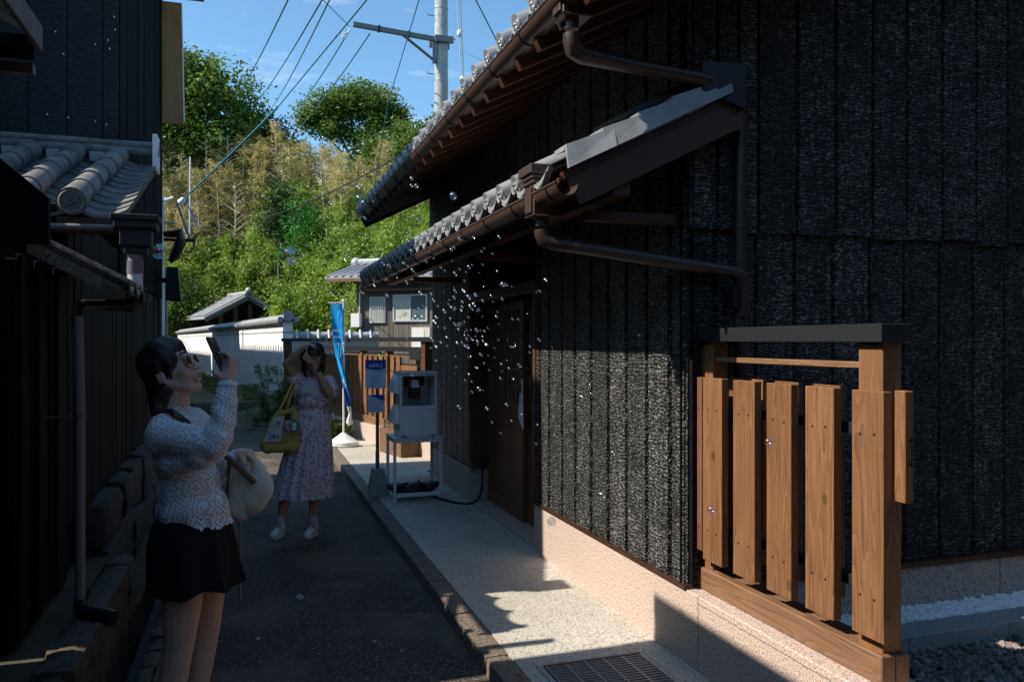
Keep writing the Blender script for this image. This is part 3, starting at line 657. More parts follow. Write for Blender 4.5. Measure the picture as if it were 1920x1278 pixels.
for i in range(5): MB().box(-.936, -.885 + rng.uniform(-.01, .004), ys_[i] + .004, ys_[i + 1] - .004, .32, 1.88, .003).build('board', M['soot'], LH)
# hip roof, out of the picture but throwing the shade
MB().add([(-.47, 5.95, 5.4), (-6.4, 5.95, 5.4), (-6.4, 9.9, 5.4), (-.47, 9.7, 5.4), (-2.2, 7.8, 6.3), (-4.8, 7.8, 6.3)], [(0, 3, 2, 1), (0, 4, 3), (0, 1, 5, 4), (1, 2, 5), (2, 3, 4, 5)]).build('roof', M['tile_old'], LH, smooth=False)
# tan wing panel at the far end of the upper wall
MB().hexa([(-.895, 9.30, 3.90), (-.665, 9.30, 3.90), (-.665, 9.36, 3.90), (-.895, 9.36, 3.90), (-.905, 9.30, 5.2), (-.69, 9.30, 5.2), (-.69, 9.36, 5.2), (-.905, 9.36, 5.2)]).build('wing_panel', M['tan'], LH, smooth=False, label='pale tan plastered wing panel standing out from the far upper corner')
MB().hexa([(-.663, 9.295, 3.93), (-.652, 9.295, 3.93), (-.652, 9.37, 3.93), (-.663, 9.37, 3.93), (-.688, 9.295, 5.2), (-.677, 9.295, 5.2), (-.677, 9.37, 5.2), (-.688, 9.37, 5.2)]).build('panel_edge', M['plaster'], LH, smooth=False)
# lean-to with round-and-flat tiles falling toward the camera
def lz(y): return 2.245 + .372 * (y - 4.60)
LT = LH
MB().hexa([(-2.1, 4.62, lz(4.62) - .10), (-.63, 4.62, lz(4.62) - .10), (-.63, 6.26, lz(6.26) - .10), (-2.1, 6.26, lz(6.26) - .10), (-2.1, 4.62, lz(4.62) - .06), (-.63, 4.62, lz(4.62) - .06), (-.63, 6.26, lz(6.26) - .06), (-2.1, 6.26, lz(6.26) - .06)]).build('lean_to_deck', M['brown_y'], LH, smooth=False)
RT = []
for k in range(3):
    mb = MB(); L_ = .262; n = 12; rr = [.067, .067, .064, .060]
    pts = [(0, 0, 0), (0, .012, .0045), (0, L_ * .5, .372 * L_ * .5), (0, L_, .372 * L_)]
    mb.tube(pts, rr, 16); RT.append(mb.mesh('round_tile', M['tile_old']))
for x in (-.852, -1.112, -1.375, -1.64, -1.9):
    for k in range(6):
        y = 4.565 + k * .258
        o = inst('round_tile', RT[k % 3], LH, (x + rng.uniform(-.004, .004), y, lz(y) + .034 + rng.uniform(-.003, .003)), (rng.uniform(-.01, .01), 0, rng.uniform(-.012, .012)), (1, 1.03, 1))
    e = MB(); e.tube([(x, 4.552, lz(4.55) + .034), (x, 4.568, lz(4.55) + .036)], .070, 20)
    e.tube([(x + .056 * math.cos(t), 4.549, lz(4.55) + .034 + .056 * math.sin(t)) for t in [6.283 * q / 18 for q in range(19)]], .006, 6, cap=False)
    for q in range(10): t = 6.283 * q / 10; e.sphere((x + .042 * math.cos(t), 4.550, lz(4.55) + .034 + .042 * math.sin(t)), .006, 6, 4)
    for q in range(3): t = 6.283 * q / 3; e.sphere((x + .015 * math.cos(t), 4.549, lz(4.55) + .034 + .015 * math.sin(t)), (.011, .005, .008), 6, 4)
    e.build('end_disc', M['tile_old'], LH)
def pan_mesh(w_):
    rows = []; n = 9; mb = MB()
    for yy_, zz in ((0, .0), (.17, .17 * .372 - .012)):
        rows.append([(w_ * (i / (n - 1) - .5), yy_, zz - .034 * math.cos(math.pi * (i / (n - 1) - .5)) + .034) for i in range(n)])
    low = [[(p[0], p[1], p[2] - .018) for p in r] for r in rows]
    mb.grid([low[0], rows[0], rows[1]]); return mb.mesh('flat_tile', M['tile_old'])
PT = pan_mesh(.235)
for x in (-.722, -.982, -1.243, -1.507, -1.77):
    for k in range(11):
        y = 4.60 + k * .152; inst('flat_tile', PT, LH, (x, y, lz(y) - .045 + rng.uniform(-.002, .003)), (rng.uniform(-.01, .01), 0, rng.uniform(-.01, .01)))
for k, (y, z, r) in enumerate(((6.225, lz(6.2) + .10, .030), (6.17, lz(6.2) + .045, .034))):
    xs = cuts(-.60, -2.2, 4, .03)
    for i in range(4): MB().tube([(xs[i], y, z + rng.uniform(-.004, .004)), (xs[i + 1], y, z + rng.uniform(-.006, .006))], [r, r * .94], 12).build('ridge_tile', M['tile_old'], LH)
MB().box(-.635, -.602, 6.08, 6.25, lz(6.1) - .06, lz(6.2) + .16, .006).build('mortar_end', M['plaster'], LH)
for x in (-.98, -1.243, -1.507): MB().box(x - .055, x + .055, 6.10, 6.16, lz(6.1) - .02, lz(6.1) + .05, .006).build('mortar_fill', M['cement'], LH)
MB().box(-2.1, -.62, 4.60, 4.64, lz(4.6) - .14, lz(4.6) - .055).build('lean_to_fascia', M['brown_x'], LH, smooth=False)
# gutter, collector and pipes
MB().tube([(-2.1, 4.56, 2.115), (-.66, 4.56, 2.135)], .016, 14).build('gutter', M['pipe_g'], LH)
c_ = MB(); cx, cy = -.55, 4.56
for w0, z0, z1 in ((.115, 2.17, 2.20), (.10, 2.13, 2.17), (.075, 2.04, 2.13), (.055, 2.00, 2.04)): c_.box(cx - w0, cx + w0, cy - w0 * .8, cy + w0 * .8, z0, z1, .004)
c_.build('collector_box', M['rubber'], LH)
MB().tube([(cx - .01, cy, 2.0), (cx - .01, cy, 1.96)], .040, 16).sphere((cx - .01, cy, 1.96), .043, 14, 9).tube([(cx - .01, cy, 1.90), (cx - .01, cy, 1.965)], .043, 16).build('pipe_elbow', M['pipe_g'], LH)
MB().tube([(cx - .01, cy, 1.905), (cx - .01, cy, 1.80)], .040, 16).build('pale_pipe', M['pipe_w'], LH, label='short pale pipe length below the left collector box')
MB().tube([(cx - .01, cy, 1.80), (cx - .012, cy, 1.755), (cx - .03, cy - .01, 1.735), (cx - .10, cy - .05, 1.733), (-.74, 4.2, 1.72), (-.74, 4.10, 1.70), (-.735, 4.04, 1.66), (-.72, 4.0, 1.55)], [.040, .042, .036, .028, .026, .024, .022, .021], 16).build('pipe_elbow', M['rubber'], LH)
MB().tube([(-.722, 4.0, 1.66), (-.712, 3.99, 1.2), (-.712, 3.99, .36)], .021, 18).build('downpipe', M['pipe_g'], LH, label='grey mauve downpipe running down to the stone ledge')
MB().tube([(-.712, 3.99, .40), (-.712, 3.99, .36), (-.70, 3.97, .345), (-.60, 3.90, .34), (-.56, 3.88, .33)], [.026, .03, .033, .033, .035], 16).build('pipe_shoe', M['black'], LH)
MB().tube([(-.712, 3.99, 1.21), (-.712, 3.99, 1.225)], .025, 16).tube([(-.712, 3.99, 1.217), (-.88, 3.99, 1.21)], .004, 6).build('pipe_bracket', M['rust'], LH)
# small hood roof over the entrance
hd = MB().hexa([(-.90, 3.93, 1.965), (-.54, 3.93, 1.775), (-.54, 4.80, 1.775), (-.90, 4.80, 1.965), (-.90, 3.93, 1.99), (-.54, 3.93, 1.80), (-.54, 4.80, 1.80), (-.90, 4.80, 1.99)]).build('hood_roof', M['old_wood'], LH, smooth=False)
MB().hexa([(-.90, 3.90, 1.93), (-.62, 3.90, 1.78), (-.62, 3.925, 1.78), (-.90, 3.925, 1.93), (-.90, 3.90, 1.985), (-.62, 3.90, 1.84), (-.62, 3.925, 1.84), (-.90, 3.925, 1.985)]).build('hood_gable_board', M['kerbstone'], hd, smooth=False)
for k in range(4):
    y = 3.95 + .235 * k
    MB().tube([(-.88, y, 1.995), (-.52, y, 1.805)], .028, 10).build('hood_tile', M['grey_stone'], hd)
    MB().grid([[(-.88, y + .02 + .19 * q / 5, 2.0 - .03 * math.sin(math.pi * q / 5)) for q in range(6)], [(-.51, y + .02 + .19 * q / 5, 1.805 - .03 * math.sin(math.pi * q / 5)) for q in range(6)], [(-.51, y + .02 + .19 * q / 5, 1.785 - .03 * math.sin(math.pi * q / 5)) for q in range(6)]]).build('hood_tile', M['grey_stone'], hd)
# near-end lower posts and a lattice in the dark
for y in (3.66, 3.95, 4.3): MB().box(-.884, -.862, y, y + .05, .34, 1.9, .003).build('post', M['soot'], LH)
# rubble footing of the far part
st = cuts(5.18, 9.32, 7, .12)
for i in range(7):
    top = .60 + .12 * (i / 6)
    for a, b in ((-.02, .34 + rng.uniform(-.05, .05)), (None, top)):
        if a is None: a = last + .012
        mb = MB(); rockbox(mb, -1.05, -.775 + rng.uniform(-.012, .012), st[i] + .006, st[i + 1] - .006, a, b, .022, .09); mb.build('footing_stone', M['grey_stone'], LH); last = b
# near left building: only its eave corner shows
NB = thing('near_left_building', (-2.0, 2.0, 0), 'dark building at the left edge, its eave corner poking into the top left', 'building')
MB().box(-5, -.99, -3, 3.55, -.2, 2.72).build('wall_core', M['soot'], NB, smooth=False)
ys_ = cuts(-1, 3.56, 24, .012)
for i in range(24): MB().box(-.985, -.93 + rng.uniform(-.01, .004), ys_[i] + .004, ys_[i + 1] - .004, .33, 2.70, .003).build('board', M['soot'], NB)
MB().hexa([(-.80, -3, 2.755), (-.80, 3.60, 2.755), (-4.5, 3.60, 4.5), (-4.5, -3, 4.5), (-.80, -3, 2.80), (-.80, 3.60, 2.80), (-4.5, 3.60, 4.55), (-4.5, -3, 4.55)]).build('roof', M['tile_old'], NB, smooth=False)
MB().box(-.795, -.775, -3, 3.60, 2.70, 2.80, .003).build('eave_board', M['old_wood'], NB)
MB().box(-.99, -.80, 3.56, 3.60, 2.60, 2.64, .003).build('lower_batten', M['brown_x'], NB)
MB().box(-2.2, -.80, 3.57, 3.595, 2.66, 2.754, .003).build('end_board', M['soot'], NB)
for y in np.arange(-1, 3.5, .45): MB().beam((-.82, y, 2.72), (-2.0, y, 3.28), .05, .06).build('rafter', M['brown_x'], NB, smooth=False)
MB().hexa([(-1.45, 3.72, 1.95), (-.78, 3.72, 1.95), (-.78, 3.76, 1.95), (-1.45, 3.76, 1.95), (-1.45, 3.72, 2.72), (-.78, 3.72, 2.14), (-.78, 3.76, 2.14), (-1.45, 3.76, 2.72)]).build('barge_board', M['soot'], NB, smooth=False)
# stone ledge
SLg = thing('stone_ledge', (-.8, 3.2, -.28), 'rough yellowish stone ledge along the foot of the left buildings', 'stone ledge')
a = -1.0
while a < 5.10:
    b = min(a + rng.uniform(.5, .85), 5.13); mb = MB(); rockbox(mb, -.76, -.615 + rng.uniform(-.012, .01), a + .005, b - .005, -.28, .315 + rng.uniform(-.012, .012), .02, .055); mb.build('ledge_stone', M['ledge'], SLg); a = b
MB().box(-1.0, -.765, -2, 5.14, -.28, .295).build('ledge_fill', M['dirt'], SLg)
es = thing('edge_stones', (-.44, 3, 0), 'row of small rough stones lining the road edge beside the drain channel', 'edge stones')
a = .8
while a < 9.0:
    b = a + rng.uniform(.16, .3); mb = MB(); rockbox(mb, -.475, -.405 + rng.uniform(-.012, .01), a + .008, b - .008, -.28, .022 + rng.uniform(-.01, .012), .012, .04 if a < 5 else .09); mb.build('edge_stone', M['ledge'], es); a = b
# far corner fittings of the left house
fx = thing('black_corner_box', (-.72, 8.9, 2.1), 'black tapering box fixture hung on the far corner of the left house', 'fixture')  # plain black box fixture, purpose unknown
MB().hexa([(-.80, 8.86, 1.97), (-.655, 8.86, 1.95), (-.655, 9.0, 1.95), (-.80, 9.0, 1.97), (-.79, 8.86, 2.31), (-.685, 8.86, 2.31), (-.685, 9.0, 2.31), (-.79, 9.0, 2.31)]).build('box', M['black'], fx, smooth=False)
MB().box(-.868, -.80, 8.9, 8.95, 2.15, 2.2).build('arm', M['black'], fx, smooth=False)
bk_ = thing('steel_wall_bracket', (-.7, 9.4, 2.6), 'slanting steel service bracket with black collar on the far corner of the left house', 'bracket')
MB().box(-.868, -.565, 9.38, 9.42, 2.635, 2.665).build('arm', M['black'], bk_, smooth=False)
MB().beam((-.60, 9.40, 2.665), (-.735, 9.42, 3.06), .035, .02).build('brace', M['steel'], bk_, smooth=False)
MB().tube([(-.865, 9.33, 2.70), (-.70, 9.33, 2.72), (-.695, 9.33, 2.62), (-.76, 9.33, 2.45), (-.80, 9.33, 2.40)], [.03, .06, .06, .05, .02], 12).build('black_collar', M['black'], bk_)
MB().tube([(-.66, 9.40, 2.53), (-.60, 9.40, 2.52), (-.565, 9.40, 2.58), (-.55, 9.40, 2.70), (-.50, 9.40, 2.74)], .012, 8).build('hooked_wire', M['dsteel'], bk_)
cd = tag(MB().tube([(-.845, 9.44, 2.35), (-.845, 9.44, .7)], .012, 8).build('conduit', M['steel']), 'thin pale conduit pipe down the far corner of the left house', 'conduit')

# ============================================================ shade-casting houses along the bend (behind the left house)
def lane_house(name, y0, y1, ze, off, label):
    ym = (y0 + y1) / 2; L_ = (y1 - y0) / 2 / math.cos(.1548)
    o = thing(name, (.73 - .156 * (ym - 18.3) - off, ym, 0), label, 'house', rz=.1548, local=True)
    MB().box(-6, -.5, -L_ + .1, L_ - .1, -.25, ze + .1).build('wall', M['old_wood'], o, smooth=False)
    MB().hexa([(0, -L_, ze), (0, L_, ze), (-3.2, L_, ze + 1.5), (-3.2, -L_, ze + 1.5), (0, -L_, ze + .1), (0, L_, ze + .1), (-3.2, L_, ze + 1.6), (-3.2, -L_, ze + 1.6)]).hexa([(-3.201, -L_, ze + 1.5), (-3.201, L_, ze + 1.5), (-6.4, L_, ze), (-6.4, -L_, ze), (-3.201, -L_, ze + 1.6), (-3.201, L_, ze + 1.6), (-6.4, L_, ze + .1), (-6.4, -L_, ze + .1)]).build('roof', M['tile_far'], o, smooth=False)
    ET2 = MB().tube([(-.5, 0, ze + .37), (.02, 0, ze + .14)], .07, 8).mesh('eave_tile', M['tile_far']); y = -L_ + .1
    while y < L_:
        inst('eave_tile', ET2, o, (0, y, 0)); y += .30
lane_house('lane_house', 12.6, 25.2, 5.15, 4.2, 'long tiled timber house beyond the old left house, facing the white wall')
lane_house('lane_house', 25.4, 31.2, 8.2, 4.2, 'taller tiled house in the middle of the left side of the lane')
lane_house('lane_house', 31.4, 46.0, 4.85, 4.2, 'farthest low tiled house on the left of the lane')
# unseen houses added behind the camera to cut sky light on walls and lane
for nm, x0, x1, y0, y1, h, lb in (('rear_sky_blocker', 2.4, 14, -13, -4.6, 5.0, 'added unseen black house behind the viewer on the right, blocking sky light'), ('rear_sky_blocker', -12, -1.2, -15, -7, 5.0, 'added unseen black house behind the viewer on the left, blocking sky light'), ('rear_sky_blocker', -3, 5, -34, -24, 6, 'added unseen dark house across the lane behind the viewer, blocking sky light')):
    o = thing(nm, ((x0 + x1) / 2, (y0 + y1) / 2, 0), lb, 'house')
    MB().box(x0, x1, y0, y1, -.3, h).build('wall', M['soot'], o, smooth=False)
    MB().prism([(x0 - .5, 0, h + .01), (x1 + .5, 0, h + .01), ((x0 + x1) / 2, 0, h + 2.2)], (0, y0 - .4, 0), (0, y1 + .4, 0)).build('roof', M['tile'], o, smooth=False)
side = thing('side_sky_blocker', (9.5, 1.0, 0), 'added unseen black house right of the gravel yard, blocking sky light', 'house')  # unseen block added beside the yard to cut sky light
MB().box(7.0, 12, -3.5, 3.1, -.3, 5.5).build('wall', M['soot'], side, smooth=False)

# ============================================================ white plaster wall and things at the bend
WW = thing('white_plaster_wall', (-1.4, 31, .28), 'white plastered wall with grey tile coping running away at the bend of the lane', 'wall')
a, b = wallp(18.3), wallp(45.5)
nrm = Vector((WD.y, -WD.x, 0))
def wbox(mb, y0, y1, o0, o1, z0, z1):
    p0, p1 = Vector((*wallp(y0), 0)), Vector((*wallp(y1), 0)); q = [p0 + nrm * o0, p0 + nrm * o1, p1 + nrm * o1, p1 + nrm * o0]
    return mb.hexa([(v.x, v.y, z0) for v in q] + [(v.x, v.y, z1) for v in q])
wbox(MB(), 18.3, 45.5, 0, .22, .30, 1.98).build('wall_face', M['plaster'], WW, smooth=False)
wbox(MB(), 18.28, 45.5, -.012, .232, 1.74, 1.765).build('string_course', M['cement'], WW, smooth=False)
wbox(MB(), 18.25, 45.5, -.05, .27, .18, .30).build('plinth', M['steel'], WW, smooth=False)
wbox(MB(), 18.35, 45.4, -.02, .2, -.25, .18).build('base', M['soot'], WW, smooth=False)
CT = MB().tube([(.0, 0, 0), (.0, .29, 0)], [.056, .052], 9).mesh('coping_tile', M['tile_far'])
CPm = MB(); CPm.tube([(-.13, 0, -.06), (.11, 0, .045)], [.05, .042], 8); CPm.tube([(.11, 0, .045), (.35, 0, -.06)], [.042, .05], 8); CPm = CPm.mesh('coping_rib', M['tile_far'])
ang = math.atan2(-.156, 1); y = 18.3; k = 0
while y < 45.3:
    p = wallp(y); q = Vector((p[0], p[1], 0))
    if k < 280: inst('coping_rib', CPm, WW, (q.x, q.y, 2.04), (0, 0, -ang * -1 if False else math.atan2(WD.y, WD.x) - math.pi / 2), (1, 1, 1))
    y += .28; k += 1
wbox(MB(), 18.26, 45.5, -.13, .35, 1.975, 1.995).build('coping_bed', M['tile_far'], WW, smooth=False)
p0 = Vector((*wallp(18.22), 2.10)) + nrm * .11; p1 = Vector((*wallp(45.5), 2.10)) + nrm * .11
MB().tube([p0, p1], .04, 10).build('coping_ridge', M['tile_far'], WW)
MB().tube([p0 + Vector((0, -.05, .0)), p0 + Vector((0, .10, .0))], .115, 14).tube([p0 + Vector((-.17, -.03, -.07)), p0 + Vector((-.17, .08, -.07))], .06, 12).tube([p0 + Vector((.17, -.03, -.07)), p0 + Vector((.17, .08, -.07))], .06, 12).build('end_tile', M['tile_far'], WW)
# second low coping wall behind the far fence
W2 = thing('low_coped_wall', (2.2, 18.9, .2), 'short grey-coped garden wall behind the far slatted fence', 'wall')
MB().box(.98, 2.9, 18.62, 18.8, .2, 1.55).build('wall_face', M['cement'], W2, smooth=False)
MB().tube([(.96, 18.70, 1.66), (2.9, 18.70, 1.66)], .10, 12).build('coping', M['tile_far'], W2)
for k in range(8): MB().tube([(1.05 + .19 * k * 1.25, 18.57, 1.60), (1.05 + .19 * k * 1.25, 18.66, 1.80), (1.05 + .19 * k * 1.25, 18.80, 1.72)], .022, 7).build('coping_rib', M['plaster'], W2)

# ============================================================ far slatted fence
def fp(s_, o=0.0):    # metres along the far fence from its near (right) end
    b0 = Vector((2.26, 9.95, 0)); d = Vector((-.2334, .9724, 0)); n_ = Vector((-.9724, -.2334, 0)); return b0 + d * s_ + n_ * o
F2 = thing('slatted_fence', tuple(fp(3.2)), 'long brown slatted fence with two black top rails beyond the bubble machine', 'fence')
def fbox(mb, s0, s1, o0, o1, z0, z1):
    q = [fp(s0, o0), fp(s1, o0), fp(s1, o1), fp(s0, o1)]; return mb.hexa([(v.x, v.y, z0) for v in q] + [(v.x, v.y, z1) for v in q])
fbox(MB(), -.3, 6.45, .00, .14, 1.54, 1.60).build('top_rail', M['bmetal'], F2, smooth=False)
fbox(MB(), .75, 6.2, -.55, -.43, 1.39, 1.46).build('rear_rail', M['bmetal'], F2, smooth=False)
fbox(MB(), .1, 6.3, -.02, .10, .34, .44).build('base_beam', M['fence_y'], F2, smooth=False)
for z in (1.20, .55): fbox(MB(), .2, 6.3, -.005, .028, z, z + .04).build('black_rail', M['bmetal'], F2, smooth=False)
s_ = .95; k = 0
while s_ < 6.1:
    fbox(MB(), s_, s_ + .125, .03, .06, .38, 1.33).build('slat', M['fence_z'], F2, smooth=False); s_ += .205; k += 1
for s_ in (.8, 1.55, 2.6, 3.7, 4.8): fbox(MB(), s_, s_ + .09, -.56, -.46, .3, 1.45).build('post', M['fence_z'], F2, smooth=False)
fbox(MB(), .8, 4.8, -.52, -.49, 1.31, 1.35).build('cross_bar', M['fence_y'], F2, smooth=False)
for s_ in (0.05, 6.25): fbox(MB(), s_, s_ + .13, -.02, .11, .1, 1.54).build('post', M['brown_z'], F2, smooth=False)
fbox(MB(), .40, .92, -.04, .06, .42, 1.22).build('gate_board', M['fence_z'], F2, smooth=False)
fbox(MB(), .22, .55, -.05, .10, 1.30, 1.44).build('black_bracket', M['bmetal'], F2, smooth=False)
fbox(MB(), 5.75, 6.3, .07, .10, .35, 1.30).build('end_board', M['brown_z'], F2, smooth=False)
gw = thing('pink_fence_base', tuple(fp(2.5)), 'low pink granite base wall under the far slatted fence', 'wall')
for s0, s1 in ((-.75, .9), (.905, 2.6), (2.605, 4.4), (4.405, 6.4)): fbox(MB(), s0, s1, -.1, .16, -.1, .335).build('wall_block', M['pink'], gw, smooth=False)
pb = thing('planter_box', tuple(fp(.25, -.25)), 'small wooden planter with green leaves by the near end of the far fence', 'planter')
fbox(MB(), .10, .8, .17, .42, .08, .40).build('box', M['fence_y'], pb, smooth=False)
lf = MB()
for i in range(90):
    c = fp(rng.uniform(.12, .78), rng.uniform(.18, .40)); a_ = rng.uniform(0, 6.3); r = rng.uniform(.03, .06); z = rng.uniform(.41, .52)
    lf.add([(c.x, c.y, z), (c.x + r * math.cos(a_), c.y + r * math.sin(a_), z + r * .4), (c.x + r * 1.5 * math.cos(a_ + .4), c.y + r * 1.5 * math.sin(a_ + .4), z + r * .2)], [(0, 1, 2)])
M['leaf_dark'] = mat('dark_leaf', (.02, .06, .015), .6)
lf.build('leaves', M['leaf_dark'], pb, smooth=False)
# two small green upright cups on the rear rail
for s_ in (1.8, 3.0):
    c = fp(s_, -.5); tag(MB().tube([(c.x, c.y, 1.28), (c.x, c.y, 1.38)], .025, 10).build('green_tag', mat('bright_green_plastic', (.10, .45, .04), .5)), 'bright green cup on the far fence bar, ' + ('right one near the black bracket' if s_ < 2 else 'left one nearer the banner'), 'cup')

# ============================================================ far houses
g = thing('weathered_board_house', (5.5, 27.5, 0), 'grey weathered board house with two windows and a pale tiled roof behind the fence', 'house')
def hp(s_, o=0.0): return Vector((3.61 + .8 * s_ + .6 * o, 27.2 - .6 * s_ + .8 * o, 0))
def hbox(mb, s0, s1, o0, o1, z0, z1):
    q = [hp(s0, o0), hp(s1, o0), hp(s1, o1), hp(s0, o1)]; return mb.hexa([(v.x, v.y, z0) for v in q] + [(v.x, v.y, z1) for v in q])
hbox(MB(), 0, 5.5, .03, 4.0, -.25, 3.62).build('wall_core', M['soot'], g, smooth=False)
s_ = 0
while s_ < 3.6: 
    hbox(MB(), s_ + .006, s_ + .174, 0 + rng.uniform(-.008, .008), .029, .3, 3.60).build('board', M['old_wood'], g, smooth=False); s_ += .18
for s0, s1, z0, z1, bars in ((.43, .92, 2.20, 2.98, True), (1.30, 2.45, 2.24, 3.04, False)):
    wd = hbox(hbox(hbox(hbox(MB(), s0 - .05, s1 + .05, -.06, -.012, z1, z1 + .05), s0 - .05, s1 + .05, -.06, -.012, z0 - .05, z0), s0 - .05, s0, -.06, -.012, z0, z1), s1, s1 + .05, -.06, -.012, z0, z1).build('window', M['alu'], g, smooth=False)
    hbox(MB(), s0, s1 if bars else (s0 + s1) / 2, -.03, -.02, z0, z1).build('curtain_pane', M['curtain'], wd, smooth=False)
    if not bars: hbox(MB(), (s0 + s1) / 2 + .03, s1, -.03, -.02, z0, z1).build('pane', M['glass'], wd, smooth=False); hbox(MB(), (s0 + s1) / 2, (s0 + s1) / 2 + .03, -.05, -.018, z0, z1).build('mullion', M['alu'], wd, smooth=False)
    else:
        for q in range(7): hbox(MB(), s0 + .03 + q * .07, s0 + .045 + q * .07, -.10, -.085, z0 - .03, z1 + .03).build('window_bar', M['alu'], wd, smooth=False)
hbox(MB(), -.05, 3.6, -.30, .05, 3.22, 3.26).build('eave_beam', M['rust'], g, smooth=False)
rfh = [hp(-1.0, -.6), hp(6, -.6), hp(6, 1.6), hp(-1.0, 1.6)]
MB().hexa([(v.x, v.y, z) for v, z in zip(rfh, (3.62, 3.62, 4.22, 4.22))] + [(v.x, v.y, z + .08) for v, z in zip(rfh, (3.62, 3.62, 4.22, 4.22))]).build('roof', M['tile_far'], g, smooth=False)
for q in range(24):
    a1 = hp(-.9 + q * .29, -.62); a2 = hp(-.9 + q * .29, 1.5)
    MB().tube([(a1.x, a1.y, 3.70), (a2.x, a2.y, 4.31)], .045, 7).build('tile_row', M['tile_far'], g)
a1 = hp(-1.0, 1.5); a2 = hp(6, 1.5); MB().tube([(a1.x, a1.y, 4.36), (a2.x, a2.y, 4.36)], .14, 10).build('ridge', M['tile_far'], g)
MB().sphere((a1.x, a1.y, 4.34), (.2, .2, .22), 10, 7).build('ridge_end', M['tile_far'], g)
hbox(MB(), -.9, 5, -.60, -.55, 3.52, 3.62).build('fascia', M['rust'], g, smooth=False)
mbx = thing('meter_box', tuple(hp(-.12, -.1)), 'grey electric meter box on a brown pipe at the left corner of the weathered house', 'meter box')
hbox(MB(), -.20, .12, -.28, -.10, 2.02, 2.48).build('box', M['lgrey'], mbx, smooth=False)
q = hp(-.05, -.07); MB().tube([(q.x, q.y, .2), (q.x, q.y, 3.5)], .035, 8).build('pipe', M['rust'], mbx)
q = hp(.02, -.09); MB().tube([(q.x, q.y, 2.48), (q.x, q.y, 3.45)], .02, 8).build('conduit', M['white'], mbx)
ac = thing('air_conditioner', tuple(hp(2.35, -.3)), 'cream outdoor air conditioner unit beside the right window of the weathered house', 'air conditioner')
hbox(MB(), 2.10, 2.75, -.40, -.06, 1.28, 2.0).build('casing', mat('cream_casing', (.62, .58, .48), .5), ac, smooth=False)
hbox(MB(), 2.15, 2.55, -.412, -.402, 1.35, 1.93).build('fan_grille', M['lgrey'], ac, smooth=False)
# shed behind the white wall
sh = thing('tiled_shed', (-.1, 44.3, -.2), 'small dark board shed with a grey tiled gable roof behind the white wall', 'shed')
U = Vector((.947, .32, 0)); Vv = Vector((-.32, .947, 0)); c0 = Vector((-.13, 44.3, 0))
def sp(u, v, z): p = c0 + U * u * 1.27 + Vv * min(v, 2.2) * 1.27; return (p.x, p.y, 1.55 + (z - 1.55) * 1.27)
MB().add([sp(-1.3, 0, .2), sp(1.3, 0, .2), sp(1.3, 0, 2.55), sp(0, 0, 3.28), sp(-1.3, 0, 2.55), sp(-1.3, 5, .2), sp(1.3, 5, .2), sp(1.3, 5, 2.55), sp(0, 5, 3.28), sp(-1.3, 5, 2.55)],
         [(0, 1, 2, 3, 4), (9, 8, 7, 6, 5), (0, 4, 9, 5), (1, 6, 7, 2), (4, 3, 8, 9), (3, 2, 7, 8)]).build('wall', M['soot'], sh, smooth=False)
for i in range(13):
    u0 = -1.3 + .2 * i; zt = min(3.28 - abs(u0) * .56, 3.28 - abs(u0 + .19) * .56) - .02
    MB().hexa([sp(u0 + .005, -.03, 1.2), sp(u0 + .19, -.03, 1.2), sp(u0 + .19, -.005, 1.2), sp(u0 + .005, -.005, 1.2), sp(u0 + .005, -.03, zt), sp(u0 + .19, -.03, zt), sp(u0 + .19, -.005, zt), sp(u0 + .005, -.005, zt)]).build('board', M['brown_z'] if i % 3 == 1 else M['soot'], sh, smooth=False)
for sgn in (-1, 1):
    q = [sp(0, -.35, 3.38), sp(sgn * 1.75, -.35, 2.42), sp(sgn * 1.75, 5.2, 2.42), sp(0, 5.2, 3.38)]
    MB().hexa(q + [(x, y, z + .09) for x, y, z in q] if sgn > 0 else q[::-1] + [(x, y, z + .09) for x, y, z in q[::-1]]).build('roof', M['tile_far'], sh, smooth=False)
    for k in range(9):
        v_ = -.3 + k * .28; MB().tube([sp(sgn * .05, v_, 3.50), sp(sgn * 1.77, v_, 2.54)], .04, 6).build('tile_row', M['tile_far'], sh)
    MB().beam(sp(0, -.36, 3.30), sp(sgn * 1.7, -.36, 2.36), .05, .17).build('barge_board', M['old_wood'], sh, smooth=False)
MB().tube([sp(0, -.4, 3.54), sp(0, 5.2, 3.54)], .10, 10).build('ridge', M['tile_far'], sh)
MB().sphere(sp(0, -.42, 3.62), .17, 10, 8).sphere(sp(.14, -.42, 3.47), .10, 8, 6).sphere(sp(-.14, -.42, 3.47), .10, 8, 6).build('ridge_end', M['tile_far'], sh)
# ============================================================ vegetation on the slope
NR = np.random.default_rng(5)
def leaf_mat(name, a, b_, c_, sc=.9, tr=.35):
    m = mat(name, a, .55, spec=.35); t = NT(m); n = t.noise(t.pos((sc, sc, sc), False), 1, 3); n2 = t.noise(t.pos((5, 5, 5), False), 1, 2)
    c = t.ramp(t.math('ADD', t.math('MULTIPLY', n, .6), t.math('MULTIPLY', n2, .4)), [(.36, a), (.5, b_), (.64, c_)]); t.col(c)
    tl = t.n('BsdfTranslucent'); mxs = t.n('MixShader'); mxs.inputs[0].default_value = tr
    hs = t.n('HueSaturation'); hs.inputs['Value'].default_value = 1.5; t.l(c, hs.inputs['Color']); t.l(hs.outputs[0], tl.inputs['Color'])
    t.l(t.b.outputs[0], mxs.inputs[1]); t.l(tl.outputs[0], mxs.inputs[2]); t.l(mxs.outputs[0], t.o.inputs['Surface']); return m
M['lf_bamboo'] = leaf_mat('bamboo_foliage', (.06, .11, .014), (.18, .26, .032), (.32, .42, .07), .7)
